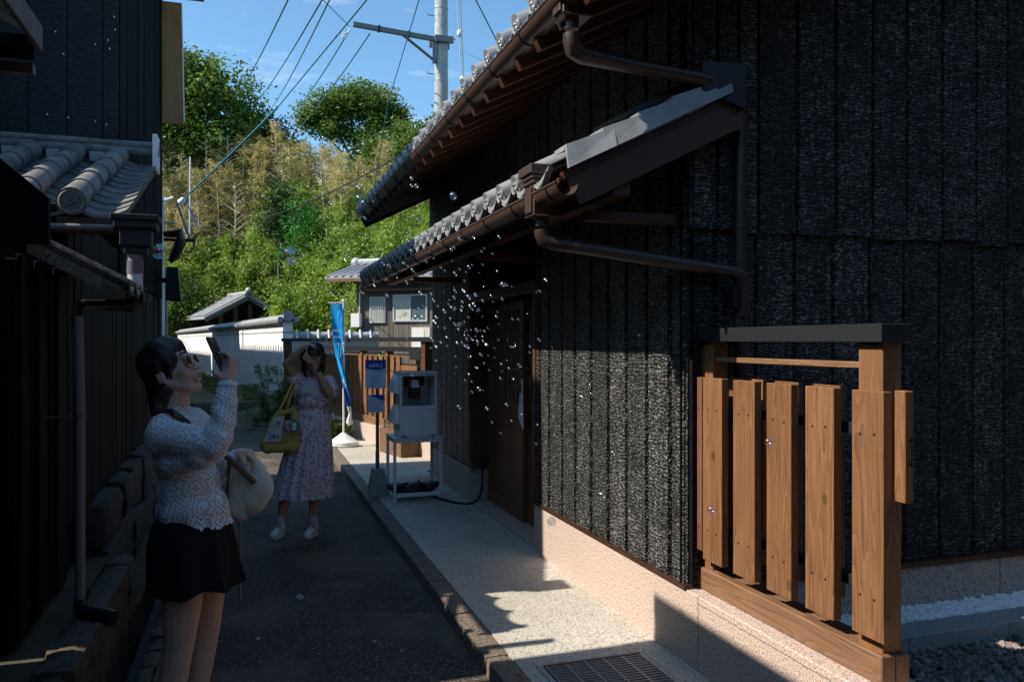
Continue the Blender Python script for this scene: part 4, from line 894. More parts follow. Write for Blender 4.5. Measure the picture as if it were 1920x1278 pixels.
M['lf_dry'] = leaf_mat('yellowing_bamboo_foliage', (.17, .15, .04), (.35, .29, .085), (.52, .43, .17), .5)
M['lf_tree'] = leaf_mat('broadleaf_foliage', (.03, .065, .010), (.09, .15, .022), (.20, .27, .05), .5)
M['lf_dark'] = leaf_mat('dark_evergreen_foliage', (.012, .028, .008), (.025, .05, .012), (.05, .08, .018), .6)
M['culm'] = mat('dry_culm', (.46, .42, .32), .6); M['bark'] = dirt('tree_bark', (.09, .075, .055), (.17, .15, .12), 8)
M['weed'] = leaf_mat('weed_foliage', (.05, .08, .015), (.11, .15, .03), (.20, .22, .08), 6)
def leaves(name, C, l, w_, m, parent=None, droop=.3, up=.35):
    C = np.asarray(C, dtype=np.float64); N = len(C); l = np.broadcast_to(l, (N,)) * NR.uniform(.65, 1.3, N); w_ = np.broadcast_to(w_, (N,)) * NR.uniform(.7, 1.2, N)
    a = NR.normal(size=(N, 3)); a[:, 2] = a[:, 2] * .6 - droop; a /= np.linalg.norm(a, axis=1)[:, None]
    nrm_ = NR.normal(size=(N, 3)) + np.array([-.2, -.1, up]); b = np.cross(a, nrm_); b /= (np.linalg.norm(b, axis=1)[:, None] + 1e-9)
    V = np.empty((N, 4, 3)); V[:, 0] = C - a * l[:, None] / 2; V[:, 1] = C + b * w_[:, None] / 2; V[:, 2] = C + a * l[:, None] / 2; V[:, 3] = C - b * w_[:, None] / 2
    off = Vector((0, 0, 0)); q = parent
    while q is not None and q.name not in OFF: q = q.parent
    if q is not None: off = OFF[q.name]
    V -= np.array(off); me = bpy.data.meshes.new(name); me.vertices.add(N * 4); me.vertices.foreach_set('co', V.reshape(-1)); me.loops.add(N * 4)
    me.loops.foreach_set('vertex_index', np.arange(N * 4, dtype=np.int32)); me.polygons.add(N); me.polygons.foreach_set('loop_start', np.arange(0, N * 4, 4, dtype=np.int32))
    me.update(calc_edges=True); me.materials.append(m); o = bpy.data.objects.new(name, me); COL.objects.link(o); o.parent = parent; return o
def bez(a, b, c, n=6): return [tuple(Vector(a) * (1 - t) ** 2 + Vector(b) * 2 * t * (1 - t) + Vector(c) * t * t) for t in [i / n for i in range(n + 1)]]
def dpos(u, d):       # point given sideways metres and distance ahead of the street's mouth
    return (.9492 * u + .3148 * d, .9492 * d - .3148 * u)
def tree(name, u, d, lobes, leaf, n, m, label, trunk_r=.22, group=None, dense=1.0):
    x, y = dpos(u, d); z0 = hillz(x, y); o = thing(name, (x, y, z0), label, 'tree', group)
    tb = MB(); fork = Vector((x, y, z0 + (min(l[1] - l[4] for l in lobes) - z0) * .75)); tb.tube([(x, y, z0 - .3), (x + .1, y, z0 + 1), tuple(fork)], [trunk_r * 1.3, trunk_r, trunk_r * .75], 9)
    C = []
    for (du, z, ru, rd, rz) in lobes:
        cx_, cy_ = dpos(u + du, d); c = Vector((cx_, cy_, z))
        tb.tube(bez(fork, fork * .5 + c * .5 + Vector((0, 0, .5)), c + Vector((0, 0, rz * .3)), 5), [trunk_r * .6 * (1 - i * .14) for i in range(6)], 6)
        nc = max(6, int(n * dense * (ru * rd + ru * rz) / 12)); cl = NR.normal(size=(nc, 3)); cl /= np.linalg.norm(cl, axis=1)[:, None]; cl *= NR.uniform(.35, 1.22, nc)[:, None]
        cc = cl * np.array([ru, rd, rz]) + np.array(c)
        for q in cc[:14]: tb.tube([tuple(c), tuple(q)], [trunk_r * .16, .015], 4)
        k = 38; P = np.repeat(cc, k, 0) + NR.normal(size=(nc * k, 3)) * np.array([.42, .42, .26]) * (.6 + .16 * min(ru, 3)); C.append(P)
    tb.build('trunk', M['bark'], o); leaves('crown', np.concatenate(C), leaf, leaf * .5, m, o, .1, .6); return o
tree('broadleaf_tree', -18.4, 50, [(0, 17.0, 2.2, 2.2, 1.8), (1.2, 15.4, 1.6, 2, 1.3), (-2.0, 18.0, 2.0, 2, 1.7), (-.5, 14.0, 2.0, 2, 1.5), (-2.6, 15, 2, 2, 2)], .30, 150, M['lf_tree'], 'large dark green tree against the sky at the left, above the yellowing bamboo')
tree('broadleaf_tree', -21.5, 50, [(0, 17.2, 2.4, 2.4, 2.6), (-2, 15.5, 2.4, 2, 2.4), (.5, 13.5, 2, 2, 2)], .30, 140, M['lf_tree'], 'tall green tree behind the tan wing panel at the far left of the slope')
tree('evergreen_tree', -15.6, 52, [(0, 15.0, 1.2, 1.3, 1.3), (.7, 13.7, 1.0, 1.2, 1.2), (-.9, 13.6, 1.2, 1.3, 1.4)], .26, 150, M['lf_dark'], 'small dark tree at the notch of the skyline right of the large tree')
tree('spreading_tree', -11.4, 58, [(-2.2, 18.2, 1.7, 1.8, .9), (-.4, 19.0, 2.0, 2, 1.2), (1.6, 18.3, 1.9, 2, 1.3), (2.7, 17.2, 1.4, 1.5, 1.1), (.9, 16.3, 1.5, 1.5, 1.1), (-1.6, 16.8, 1.2, 1.4, .8), (3.3, 16.4, 1.0, 1, .7), (-3.4, 17.4, .9, 1, .6)], .28, 200, M['lf_tree'], 'flat-crowned green tree standing alone on the skyline with bare trunks below', .16)
tree('broadleaf_tree', -6.5, 52, [(0, 13.9, 2.0, 2, 1.6), (-1.8, 13.2, 1.8, 2, 1.5), (1.9, 14.2, 2.4, 2, 2.0), (-1, 11.8, 1.8, 2, 1.5), (1, 11.5, 2.2, 2, 1.8), (4, 13, 2.4, 2, 2.2)], .26, 150, M['lf_tree'], 'rounded green tree low on the skyline just left of the concrete pole', .2)
tree('evergreen_bush', -12.6, 43, [(0, 9.2, .9, .9, 1.0), (.3, 8.0, 1.0, .9, 1.0), (-.4, 8.2, .8, .9, .9)], .20, 190, M['lf_dark'], 'dark glossy bush amid the bright bamboo in the middle of the slope', .1)
tree('broadleaf_tree', -10.6, 40, [(0, 7.8, .8, .8, .5), (.3, 7.0, .9, .8, .5), (-.2, 6.3, 1.0, .8, .5)], .20, 190, leaf_mat('bright_feathery_foliage', (.02, .09, .012), (.035, .15, .02), (.07, .22, .03), 1), 'small feathery bright green tree right of the dark bush', .06)
tree('garden_tree', -17.6, 43.5, [(0, 3.6, 1.0, .9, 1.2), (-1.2, 3.4, 1.1, .9, 1.6), (.9, 3.6, .8, .8, .6), (-2.4, 4.6, 1.3, 1, 1.9)], .15, 260, M['lf_tree'], 'leafy green tree spilling over the shed roof left of the white wall', .07)
tree('garden_tree', -4.7, 33, [(0, 3.1, .9, .8, 1.1), (-.9, 2.6, .9, .8, 1.2), (.7, 2.5, .7, .8, 1.1), (-1.9, 2.7, .9, .8, 1.2)], .13, 260, M['lf_bamboo'], 'green shrubby tree between the shed and the weathered house', .07)
# dry bamboo, one by one
def dry_bamboo(u, d, h, lean, seed, bare):
    x, y = dpos(u, d); z0 = hillz(x, y)
    o = thing('dry_bamboo', (x, y, z0), 'tall yellowing bamboo stem with drooping dry twigs on the slope' if not bare else 'tall bare pale bamboo stem with few twigs on the slope', 'bamboo', 'yellowing bamboo on the slope' if not bare else 'bare bamboo stems on the slope')
    top = Vector((x + lean, y, z0 + h)); pts = bez((x, y, z0 - .2), (x, y, z0 + h * .6), top, 8); tb = MB(); tb.tube(pts, [.075 * (1 - .1 * i) for i in range(9)], 6)
    C = []
    for k in range(int(h * 5.5)):
        t = .30 + .70 * (k / (h * 5.5)); p = Vector(pts[min(7, int(t * 8))]).lerp(Vector(pts[min(8, int(t * 8) + 1)]), t * 8 % 1)
        a_ = rng.uniform(0, 6.28); L_ = (1.25 - .95 * t) * rng.uniform(.7, 1.3); q = p + Vector((math.cos(a_) * L_, math.sin(a_) * L_, L_ * .65)); e = q + Vector((math.cos(a_) * .2, math.sin(a_) * .2, -.08))
        tb.tube([tuple(p), tuple(q), tuple(e)], [.026, .016, .010], 4, cap=False)
        nl = 5 if bare else 36; s_ = NR.uniform(.25, 1.1, nl); P = np.array(p) + np.outer(s_, np.array(q - p)) + NR.normal(size=(nl, 3)) * .11; C.append(P)
    tb.build('culm', M['culm'], o); leaves('dry_leaves', np.concatenate(C), .20, .045, M['lf_dry'], o, .25, .3)
for i in range(60):
    u = -21.5 + i * .235 + rng.uniform(-.2, .2); d = rng.uniform(43, 49) if u > -11 else rng.uniform(46, 49.6); dry_bamboo(u, d, rng.uniform(5.4, 7.8) * (1.12 if u < -14 else .9), rng.uniform(-.5, .5), i, i % 6 == 0)
# thickets nobody could count
def thicket(name, n, u0, u1, d0, d1, h0, h1, k, ll, lw_, m, label, spread=.75, low=.15):
    C = []; tb = MB()
    for i in range(n):
        u = rng.uniform(u0, u1); d = rng.uniform(d0, d1)
        if name != 'bamboo_fill' and d < 45.5 and u < -5.07 - .5135 * (d - 17.6) + 7: d = rng.uniform(46, 50) if 'dry' in name else rng.uniform(44.8, 46.8); u = min(u, -9.5)
        x, y = dpos(u, d); z0 = hillz(x, y); h = rng.uniform(h0, h1); lx, ly = rng.uniform(-1, 1), rng.uniform(-1, .4)
        t = NR.uniform(low, 1, k) ** .8; sp_ = spread * (1.15 - t); cl = NR.integers(0, 14, k); ca = NR.normal(size=(14, 3)) * .8
        P = np.stack([x + lx * t ** 2, y + ly * t ** 2, z0 + h * t - .5 * t ** 4], 1) + ca[cl] * sp_[:, None] + NR.normal(size=(k, 3)) * .22 * (.6 + sp_[:, None]); C.append(P)
    o = leaves(name, np.concatenate(C), ll, lw_, m, None, .45, .5); return tag(o, label, 'bamboo thicket' if 'bamboo' in name else 'undergrowth', kind='stuff')
thicket('bamboo_thicket', 300, -21, 8, 35.5, 41, 3.6, 5.4, 520, .26, .075, M['lf_bamboo'], 'dense bright green bamboo covering the lower slope')
thicket('bamboo_rise', 130, -13, 8, 40, 47, 3.8, 5.6, 480, .26, .075, M['lf_bamboo'], 'bright green bamboo climbing the right half of the slope')
thicket('dry_bamboo_thicket', 160, -23, -9, 42.5, 54, 2.4, 4.2, 420, .26, .06, M['lf_dry'], 'mass of brownish yellow dying bamboo higher on the slope')
thicket('hill_undergrowth', 240, -34, 14, 50, 64, 2.0, 4.6, 260, .34, .16, M['lf_tree'], 'dark green undergrowth filling the top of the hill', 1.4)
thicket('lower_undergrowth', 90, -13, 6, 34.0, 36.5, 1.6, 3.4, 420, .20, .07, M['lf_dark'], 'dark green growth along the foot of the slope', .9, 0)  # same dark leaf colour as the evergreens
thicket('bamboo_edge', 60, -19, -11, 33, 37, 3.0, 4.6, 420, .22, .07, M['lf_bamboo'], 'green bamboo leaning over behind the shed')
thicket('bamboo_fill', 70, -11.2, -6.5, 36.5, 41, 3.6, 5.2, 460, .24, .075, M['lf_bamboo'], 'bright bamboo rising directly behind the near end of the white wall')
# weeds at the foot of the white wall and by the banner
def weeds(name, pts, n, h, r, label):
    C = []; st_ = MB()
    for (x, y, z) in pts:
        for i in range(n):
            a_ = rng.uniform(0, 6.28); L_ = rng.uniform(.3, 1) * r; hh = rng.uniform(.4, 1) * h
            p = bez((x + rng.uniform(-.1, .1), y + rng.uniform(-.1, .1), z), (x + math.cos(a_) * L_ * .3, y + math.sin(a_) * L_ * .3, z + hh), (x + math.cos(a_) * L_, y + math.sin(a_) * L_, z + hh * .8), 5); st_.tube(p, [.004, .004, .003, .003, .002, .001], 4)
            for q in p[1:]: C += [(q[0] + rng.gauss(0, .03), q[1] + rng.gauss(0, .03), q[2] + rng.gauss(0, .03)) for _ in range(7)]
    o = tag(leaves(name, C, .085, .022, M['weed'], None, .2, .5), label, 'weeds', kind='stuff'); st_.build('stems', M['weed'], o); return o
weeds('wall_weeds', [(.45 + rng.uniform(-.3, .12), 15.2 + rng.uniform(-.8, 1.2), .03) for _ in range(5)], 5, .30, .26, 'tall green weeds at the near foot of the white wall')
weeds('bank_weeds', [(wallp(y)[0] - rng.uniform(.15, 1.1), y, .12) for y in np.linspace(18.5, 34, 26)], 9, .38, .26, 'sparse weeds and dead stalks on the bank below the white wall')
weeds('kerb_weeds', [(1.20 + rng.uniform(0, .2), 12.0 + rng.uniform(-.5, .6), .03) for _ in range(5)], 12, .35, .18, 'dark weeds beside the banner base')
weeds('fence_weeds', [tuple(fp(5.6 + rng.uniform(-.5, .6), .45 + rng.uniform(-.2, .2))) for _ in range(4)], 14, 1.35, .35, 'leafy plant rising behind the far fence next to the woman with the camera')
dw = MB()
for i in range(70):
    x = 1.03 - abs(rng.gauss(0, .07)); y = rng.uniform(3.3, 7.5); a_ = rng.uniform(0, 6.28); L_ = rng.uniform(.03, .09)
    dw.tube([(x, y, .004), (x - abs(L_ * math.cos(a_)), y + L_ * math.sin(a_), .006 + rng.uniform(0, .012))], .0011, 3)
tag(dw.build('dry_straw', mat('dry_straw', (.26, .20, .11), .8)), 'bits of dry straw and needles gathered along the kerb', 'straw', kind='stuff')
pp = MB()
for c, r in (((.30, 4.98), .035), ((.05, 4.35), .014), ((.62, 4.12), .010), ((.73, 3.95), .009)):
    n = 9; vs = [(c[0] + r * rng.uniform(.6, 1.3) * math.cos(6.283 * q / n), c[1] + 1.5 * r * rng.uniform(.6, 1.3) * math.sin(6.283 * q / n), .0045) for q in range(n)]; pp.add(vs, [tuple(range(n))])
tag(pp.build('pale_spots', M['cement'], smooth=False), 'small pale paint spots on the asphalt of the lane', 'spots', kind='stuff')

# ============================================================ poles and cables
def D3(px_t, z, d):    # px_t: lateral slope, z height, d distance
    u = px_t * d; x, y = dpos(u, d); return (x, y, z)
UP = thing('utility_pole', D3(-.0889, 0, 15.5), 'tall round concrete utility pole with a side arm rising behind the tiled eaves', 'utility pole')
ux, uy, _ = D3(-.0889, 0, 15.5)
M['conc_pole'] = granite('pole_concrete', (.40, .41, .41), (.33, .34, .34), (.27, .28, .28), 25, .001)
MB().tube([(ux, uy, -.2), (ux, uy, 11)], [.155, .118], 22).build('shaft', M['conc_pole'], UP)
for z in (4.3, 5.9, 6.6, 7.4, 8.0): MB().tube([(ux, uy, z), (ux, uy, z + .02)], .136, 22).build('band', M['steel'], UP)
for k, z in enumerate((4.55, 5.25, 6.08, 6.72, 7.33 + .1, 7.85)):
    sg = -1 if k % 2 else 1; MB().tube([(ux + sg * .11, uy, z), (ux + sg * .27, uy - .02, z + .0), (ux + sg * .275, uy - .02, z + .03)], .010, 6).build('step_bolt', M['dsteel'], UP)
ax_, ay_, az_ = D3(-.1995, 7.43, 14.8)
arm = MB().beam((ux - .10, uy - .1, 7.36), (ax_, ay_, az_), .07, .085).build('side_arm', M['dsteel'], UP, smooth=False)
A0 = Vector((ux - .10, uy - .1, 7.36)); A1 = Vector((ax_, ay_, az_)); AM = A0.lerp(A1, .42)
MB().tube([tuple(AM - Vector((0, 0, .03))), (ux - .12, uy - .05, 6.95)], .028, 8).build('arm_brace', M['dsteel'], UP)
MB().box(ux - .19, ux - .13, uy - .12, uy - .06, 6.90, 7.35).build('arm_plate', M['dsteel'], UP, smooth=False)
MB().box(ux - .16, ux + .2, uy - .20, uy - .13, 7.30, 7.42).build('clamp', M['dsteel'], UP, smooth=False); MB().box(ux - .2, ux + .2, uy + .13, uy + .2, 7.30, 7.42).build('clamp', M['dsteel'], UP, smooth=False)
for t_ in (.35, .7): p = A0.lerp(A1, t_); MB().box(p.x - .02, p.x + .02, p.y - .05, p.y + .05, p.z - .055, p.z + .055).build('strap', M['black'], arm, smooth=False)
def wire(pts, r, m, label, n=6): return tag(MB().tube(pts, r, n).build('cable', m), label, 'cable')
def sag(a, b, s_, n=14): return [tuple(Vector(a).lerp(Vector(b), i / n) - Vector((0, 0, s_ * 4 * (i / n) * (1 - i / n)))) for i in range(n + 1)]
for a, b, s_, r, m, lb in (
    ((.48, 8.27, 5.19), (-.47, 31.77, 10.73), .15, .010, 'cable', 'leftmost dark blue cable crossing the sky down to the left tree'),
    ((.81, 8.16, 5.16), (.21, 33.65, 11.04), .15, .010, 'cable', 'second cable from the left crossing the sky above the left tree'),
    ((1.0, 9.15, 5.67), (.87, 35.53, 11.37), .15, .011, 'cable', 'third sloping cable, ending at the notch in the skyline'),
    ((1.28, 8.01, 5.16), (.48, 14.59, 5.63), .0, .009, 'cable', 'upper run of the long teal service cable from the top of the picture'),
    ((1.79, 15.0, 7.31), (1.59, 31.08, 10.05), .1, .013, 'cable', 'cable hanging from the white loop at the tip of the pole arm'),
    ((2.18, 15.08, 7.33), (1.87, 30.99, 9.61), .1, .013, 'cable', 'cable leaving the pole arm just right of its tip'),
    ((2.54, 11.8, 7.01), (3.0, 17.97, 6.9), .0, .009, 'cable', 'upper part of the steep teal cable left of the pole'),
    ((3.0, 17.97, 6.9), (3.44, 24.15, 4.99), .0, .014, 'cable', 'lower part of the steep teal cable left of the pole, in front of the trees'),
    ((-.19, 31.67, 6.11), (2.29, 11.88, 4.41), .25, .014, 'cable_k', 'thick black cable in front of the green slope running to the upper eave'),
    ((3.73, 14.57, 8.17), (4.01, 15.11, 6.14), .0, .010, 'cable_w', 'left strand of the white guy wires right of the pole'),
    ((3.79, 14.55, 8.17), (4.04, 15.1, 6.14), .0, .010, 'cable_w', 'right strand of the white guy wires right of the pole'),
    ((3.18, 11.59, 6.85), (4.21, 13.35, 6.7), .0, .010, 'cable', 'pale cable slanting down to the upper tile eave right of the pole'),
    ((3.95, 15.02, 7.2), (3.47, 11.49, 5.71), .0, .008, 'cable', 'short teal cable passing right of the pole to the eave'),
    ((3.85, 11.37, 6.77), (3.85, 10.31, 6.07), .0, .008, 'cable', 'short cable at the top right corner of the sky'),
    ((1.03, 12.3, 6.73), (1.79, 15.0, 7.39), .0, .007, 'cable', 'thin cable from the top of the picture to the tip of the pole arm')):
    wire(sag(a, b, s_), r, M[m], lb)
wr = thing('service_cable', (.48, 14.59, 5.63), 'long teal twisted service cable sloping down to the white clamp in front of the bamboo', 'cable')
MB().tube(sag((.48, 14.59, 5.63), (-1.44, 20.49, 4.95), .02), .019, 6).build('cable', M['cable'], wr)
MB().tube(sag((.5, 14.56, 5.645), (-1.42, 20.46, 4.965), .02), .012, 6).build('pale_strand', M['cable_w'], wr)
MB().tube([(-1.44, 20.49, 4.95), (-1.52, 20.55, 4.86), (-1.56, 20.58, 4.80)], [.05, .085, .05], 10).build('white_clamp', M['white'], wr)
MB().tube([(-1.40, 20.4, 4.90), (-1.33, 20.4, 4.72), (-1.22, 20.4, 4.45), (-1.17, 20.4, 4.30)], .016, 6).build('blue_tail', M['blue2'], wr)
for z, x, y in ((6.62, 3.95, 14.98), (7.42, 3.84, 14.76)): tag(MB().sphere((x, y, z), (.055, .055, .07), 10, 8).build('guy_insulator', M['white']), ('upper' if z > 7 else 'lower') + ' white egg insulator on the guy wires right of the pole', 'insulator')
tag(MB().tube([(1.80, 14.99, 7.36), (1.76, 14.99, 7.24), (1.70, 14.99, 7.14), (1.66, 14.99, 7.16), (1.68, 14.99, 7.24), (1.76, 14.99, 7.27)], .014, 6).build('cable_loop', M['cable_w']), 'white loop hanging from the tip of the pole arm', 'cable loop')
# small pole behind the left house
P2 = thing('small_utility_pole', (-2.27, 23.9, 0), 'thin pale service pole with white insulators peeping out beside the left house', 'utility pole')
MB().tube([(-2.27, 23.9, .2), (-2.27, 23.9, 5.55)], [.10, .085], 12).build('shaft', M['conc_pole'], P2)
MB().box(-2.9, -1.9, 23.85, 23.91, 4.78, 4.84).build('cross_arm', M['dsteel'], P2, smooth=False)
MB().tube([(-2.2, 23.8, 5.40), (-1.95, 23.8, 5.50)], .045, 8).build('insulator', M['white'], P2); MB().tube([(-2.42, 23.8, 5.15), (-2.42, 23.8, 5.36)], .04, 8).build('insulator', M['white'], P2)
MB().tube([(-2.42, 23.8, 5.5), (-2.42, 23.8, 5.65)], .035, 8).build('insulator', M['white'], P2)
P3 = thing('bare_snag', (.9, 34, 2), 'thin white dead stick standing among the bamboo by the service pole', 'stick')
MB().tube([(-2.0, 31, 5.2), (-1.98, 31, 8.2)], .03, 6).build('stem', M['cable_w'], P3)

# ============================================================ bubble machine on its stand
ST = thing('machine_stand', (1.48, 7.4, .08), 'light grey angle-iron stand carrying the bubble machine', 'stand')
for x in (1.256, 1.684):
    for y in (7.20, 7.58): MB().box(x, x + .026, y, y + .026, .083, .655, .002).build('leg', M['lgrey'], ST)
for y in (7.202, 7.584):
    for z in (.62, .125): MB().box(1.284, 1.682, y, y + .02, z, z + .035, .002).build('rail', M['lgrey'], ST)
for x in (1.262, 1.690): MB().box(x, x + .018, 7.228, 7.578, .62, .654, .002).build('rail', M['lgrey'], ST)
for x in (1.268, 1.696):
    for z in (.637, .142, .60): MB().tube([(x, 7.198, z), (x, 7.1935, z)], .006, 8).build('bolt', M['steel'], ST)
MB().box(1.25, 1.715, 7.195, 7.615, .656, .668, .002).build('top_plate', M['lgrey'], ST)
BM = thing('bubble_machine', (1.49, 7.4, .668), 'boxy grey-white bubble machine cabinet with open window and two side hoods', 'machine')
x0, x1, y0, y1, z0, z1 = 1.318, 1.662, 7.215, 7.56, .672, 1.25
MB().box(x0, x1, y1 - .012, y1, z0, z1).box(x0, x0 + .018, y0, y1 - .013, z0, z1).box(x1 - .018, x1, y0, y1 - .013, z0, z1).box(x0 + .0185, x1 - .0185, y0 + .002, y1 - .013, z0, z0 + .02).box(x0 + .0185, x1 - .0185, y0, y1 - .013, z1 - .02, z1).box(x0 + .0185, x1 - .0185, y0 + .001, y0 + .012, z0 + .021, .955).build('cabinet', M['greyp'], BM, smooth=False)
MB().box(x0 + .019, x1 - .019, y0 - .006, y0 + .0005, .915, .952).box(x0 + .019, x1 - .019, y0 - .004, y0 + .0008, z0 + .022, .911).build('front_panel', M['greyp'], BM, smooth=False)
MB().box(x0 - .008, x1 + .008, y0 - .012, y1 + .01, z1 + .001, z1 + .016, .003).build('lid', M['greyp'], BM)
MB().box(1.39, 1.56, 7.30, 7.42, 1.135, 1.228).box(1.43, 1.525, 7.295, 7.40, 1.01, 1.13).build('bubble_unit', M['black'], BM, smooth=False)
MB().hexa([(1.435, 7.27, 1.12), (1.51, 7.27, 1.12), (1.51, 7.29, 1.12), (1.435, 7.29, 1.12), (1.435, 7.27, 1.19), (1.49, 7.27, 1.19), (1.49, 7.29, 1.19), (1.435, 7.29, 1.19)]).build('nozzle_plate', M['paper'], BM, smooth=False)
for x in (1.455, 1.49): MB().sphere((x, 7.292, 1.085), .006, 8, 6).build('knob', M['steel'], BM)
for x in (x0 + .01, x1 - .06): MB().box(x, x + .045, y0 - .0075, y0 - .005, z0 + .002, z0 + .012).build('slot', M['black'], BM, smooth=False)
for zt in (1.235, .955):
    sec = []
    for yv in (7.26, 7.51):
        sec.append([(x0 - .001, yv, zt), (x0 - .02, yv, zt - .01), (x0 - .04, yv, zt - .06), (x0 - .055, yv, zt - .12), (x0 - .06, yv, zt - .16), (x0 - .001, yv, zt - .17)])
    MB().loft(sec).build('side_hood', M['greyp'], BM, ang=.9)
MB().tube([(x0 - .03, 7.35, 1.06), (x0 - .03, 7.35, .96)], .008, 8).build('hose', M['black'], BM)
wp = MB().box(1.10, 1.655, 7.33, 7.345, 1.268, 1.273); tag(wp.build('wooden_lath', M['fence_y'], smooth=False), 'thin wooden lath lying on top of the bubble machine', 'lath')
TR = thing('black_tray', (1.48, 7.4, .08), 'black plastic rubbish bag or tray bundled under the machine stand', 'tray')
sculpt('bag_body', [('e', (0, 0, 8), (22, 12, 5)), ('e', (-16, 0, 11), (9, 11, 4)), ('e', (15, 2, 11), (10, 11, 3.6)), ('e', (2, -4, 12), (8, 7, 3.5)), ('c', (-24, 0, 13), 1.5, (24, 0, 13), 1.5), ('c', (3, -2, 14), 1.6, (5, -2, 17), .8)], .009, M['rubber'], TR, 2)
for c in TR.children: c.location = (0, 0, .0)
cbw = tag(MB().tube(sag((1.60, 7.45, .10), (1.86, 7.02, .095), .0, 6)[:1] + bez((1.62, 7.45, .10), (1.74, 6.95, .088), (1.88, 6.93, .088), 8) + bez((1.90, 6.93, .09), (2.02, 6.93, .09), (2.03, 6.98, .30), 8) + [(2.035, 7.0, .50)], .011, 8).build('power_cable', M['rubber']), 'black power cable from the machine to the house wall', 'cable')
# signpost
SP = thing('info_signpost', (1.16, 7.62, .08), 'wooden post in a grey concrete foot carrying two blue paper signs, the upper reading st04-2', 'sign')
MB().hexa([(1.085, 7.52, .082), (1.275, 7.52, .082), (1.275, 7.72, .082), (1.085, 7.72, .082), (1.125, 7.56, .335), (1.235, 7.56, .335), (1.235, 7.68, .335), (1.125, 7.68, .335)]).build('concrete_foot', M['cement'], SP, smooth=False)
MB().box(1.158, 1.192, 7.61, 7.64, .336, .50, .002).build('grey_sleeve', M['dsteel'], SP)
MB().box(1.16, 1.19, 7.612, 7.638, .501, 1.30, .002).build('post', M['post'], SP)
SRZ = R(-6)
def sboard(name, x, z, w_, h, m, thick=.008):
    return MB().box(-w_ / 2, w_ / 2, -thick, 0, -h / 2, h / 2).mesh(name, m, smooth=False)
sgx, sgy = 1.155, 7.605
b1 = inst('upper_sign', sboard('upper_sign', 0, 0, .196, .272, M['signbg']), SP, (sgx, sgy, 1.235), (0, 0, 0))
pts = [(-.098, 0, .136), (.098, 0, .136), (.098, 0, .056)] + [(.098 - .196 * q / 12, 0, .056 - .016 * math.sin(math.pi * q / 12)) for q in range(1, 13)]
nv_ = MB().prism(pts[::-1], (0, -.0095, 0), (0, -.0082, 0)).mesh('navy_header', M['navy'], smooth=False)
def child_inst(name, me, par, loc, rot=(0, 0, 0)):
    o = bpy.data.objects.new(name, me); COL.objects.link(o); o.parent = par; o.location = loc; o.rotation_euler = rot; return o
child_inst('navy_header', nv_, b1, (0, 0, 0))
def ctext(body, size, m, par, loc, align='CENTER'):
    c = bpy.data.curves.new('lettering', 'FONT'); c.body = body; c.size = size; c.extrude = .0006; c.align_x = align; c.offset = size * .012
    o = bpy.data.objects.new('lettering', c); COL.objects.link(o); bpy.context.view_layer.update()
    me = bpy.data.meshes.new_from_object(o.evaluated_get(bpy.context.evaluated_depsgraph_get())); bpy.data.objects.remove(o); me.materials.clear(); me.materials.append(m)
    return child_inst('lettering', me, par, loc, (R(90), 0, 0))
ctext('st04-2', .052, M['ltext'], b1, (0, -.0105, .066))
pl_ = MB()
for z, w_ in ((.022, .036), (.014, .012), (-.004, .02), (-.014, .078), (-.034, .07), (-.045, .08), (-.058, .02), (-.066, .078), (-.088, .075)): pl_.box(-.036, -.036 + w_, -.0092, -.0082, z, z + .003)
pl_.box(.03, .09, -.0092, -.0082, -.130, -.128); pl_.box(-.036, -.022, -.0092, -.0082, -.112, -.098)
child_inst('printed_lines', pl_.mesh('printed_lines', M['dtext'], smooth=False), b1, (0, 0, 0))
b2 = inst('lower_sign', sboard('lower_sign', 0, 0, .163, .168, M['signbg']), SP, (sgx + .004, sgy, .955), (0, 0, 0))
bc = MB().prism([(-.07, 0, .083), (.081, 0, .083), (.081, 0, .022)][::-1], (0, -.0095, 0), (0, -.0082, 0)).mesh('blue_corner', M['blue2'], smooth=False); child_inst('blue_corner', bc, b2, (0, 0, 0))
pl_ = MB(); r2 = random.Random(3)
for row, (z, n, s_) in enumerate(((.064, 8, .0095), (.042, 9, .0095), (.018, 11, .0095), (-.006, 12, .0095))):
    for k in range(n):
        x = -.0065 * n + k * .013
        for q in range(4): a_, b_ = r2.uniform(0, .007), r2.uniform(0, .008); pl_.box(x + a_, x + a_ + (.0015 if q % 2 else .005), -.0108, -.0098, z - .004 + b_, z - .004 + b_ + (.006 if q % 2 else .0014))
for z in (-.028, -.042, -.056, -.070): pl_.box(-.06, .062, -.0092, -.0082, z, z + .0022)
child_inst('printed_lines', pl_.mesh('printed_lines', M['dtext'], smooth=False), b2, (0, 0, 0))
# banner
BN = thing('banner_flag', (1.27, 11.3, .08), 'tall narrow sky blue banner twisting down its white pole on a white plastic base', 'banner', rz=R(-12), local=True)
oct_ = lambda r, z, k=0: [(r * (1 + (.0 if i % 2 else .0)) * math.cos(math.pi * i / 8 + .2), r * .8 * math.sin(math.pi * i / 8 + .2), z) for i in range(16)]
MB().loft([oct_(.195, 0), oct_(.215, .02), oct_(.21, .065), oct_(.175, .085), oct_(.06, .165), oct_(.035, .19)]).build('base', M['white'], BN, ang=.35)
MB().tube([(0, 0, .18), (0, 0, 2.02)], .014, 10).build('pole', M['white'], BN)
MB().tube([(-.21, 0, 2.0), (.03, 0, 2.005)], .008, 8).sphere((0, 0, 2.03), .022, 8, 6).build('cross_rod', M['white'], BN)
for z in (1.60, 1.43, 1.20): MB().tube([(0, 0, z - .015), (0, 0, z + .015)], .022, 8).build('ring', M['white'], BN)
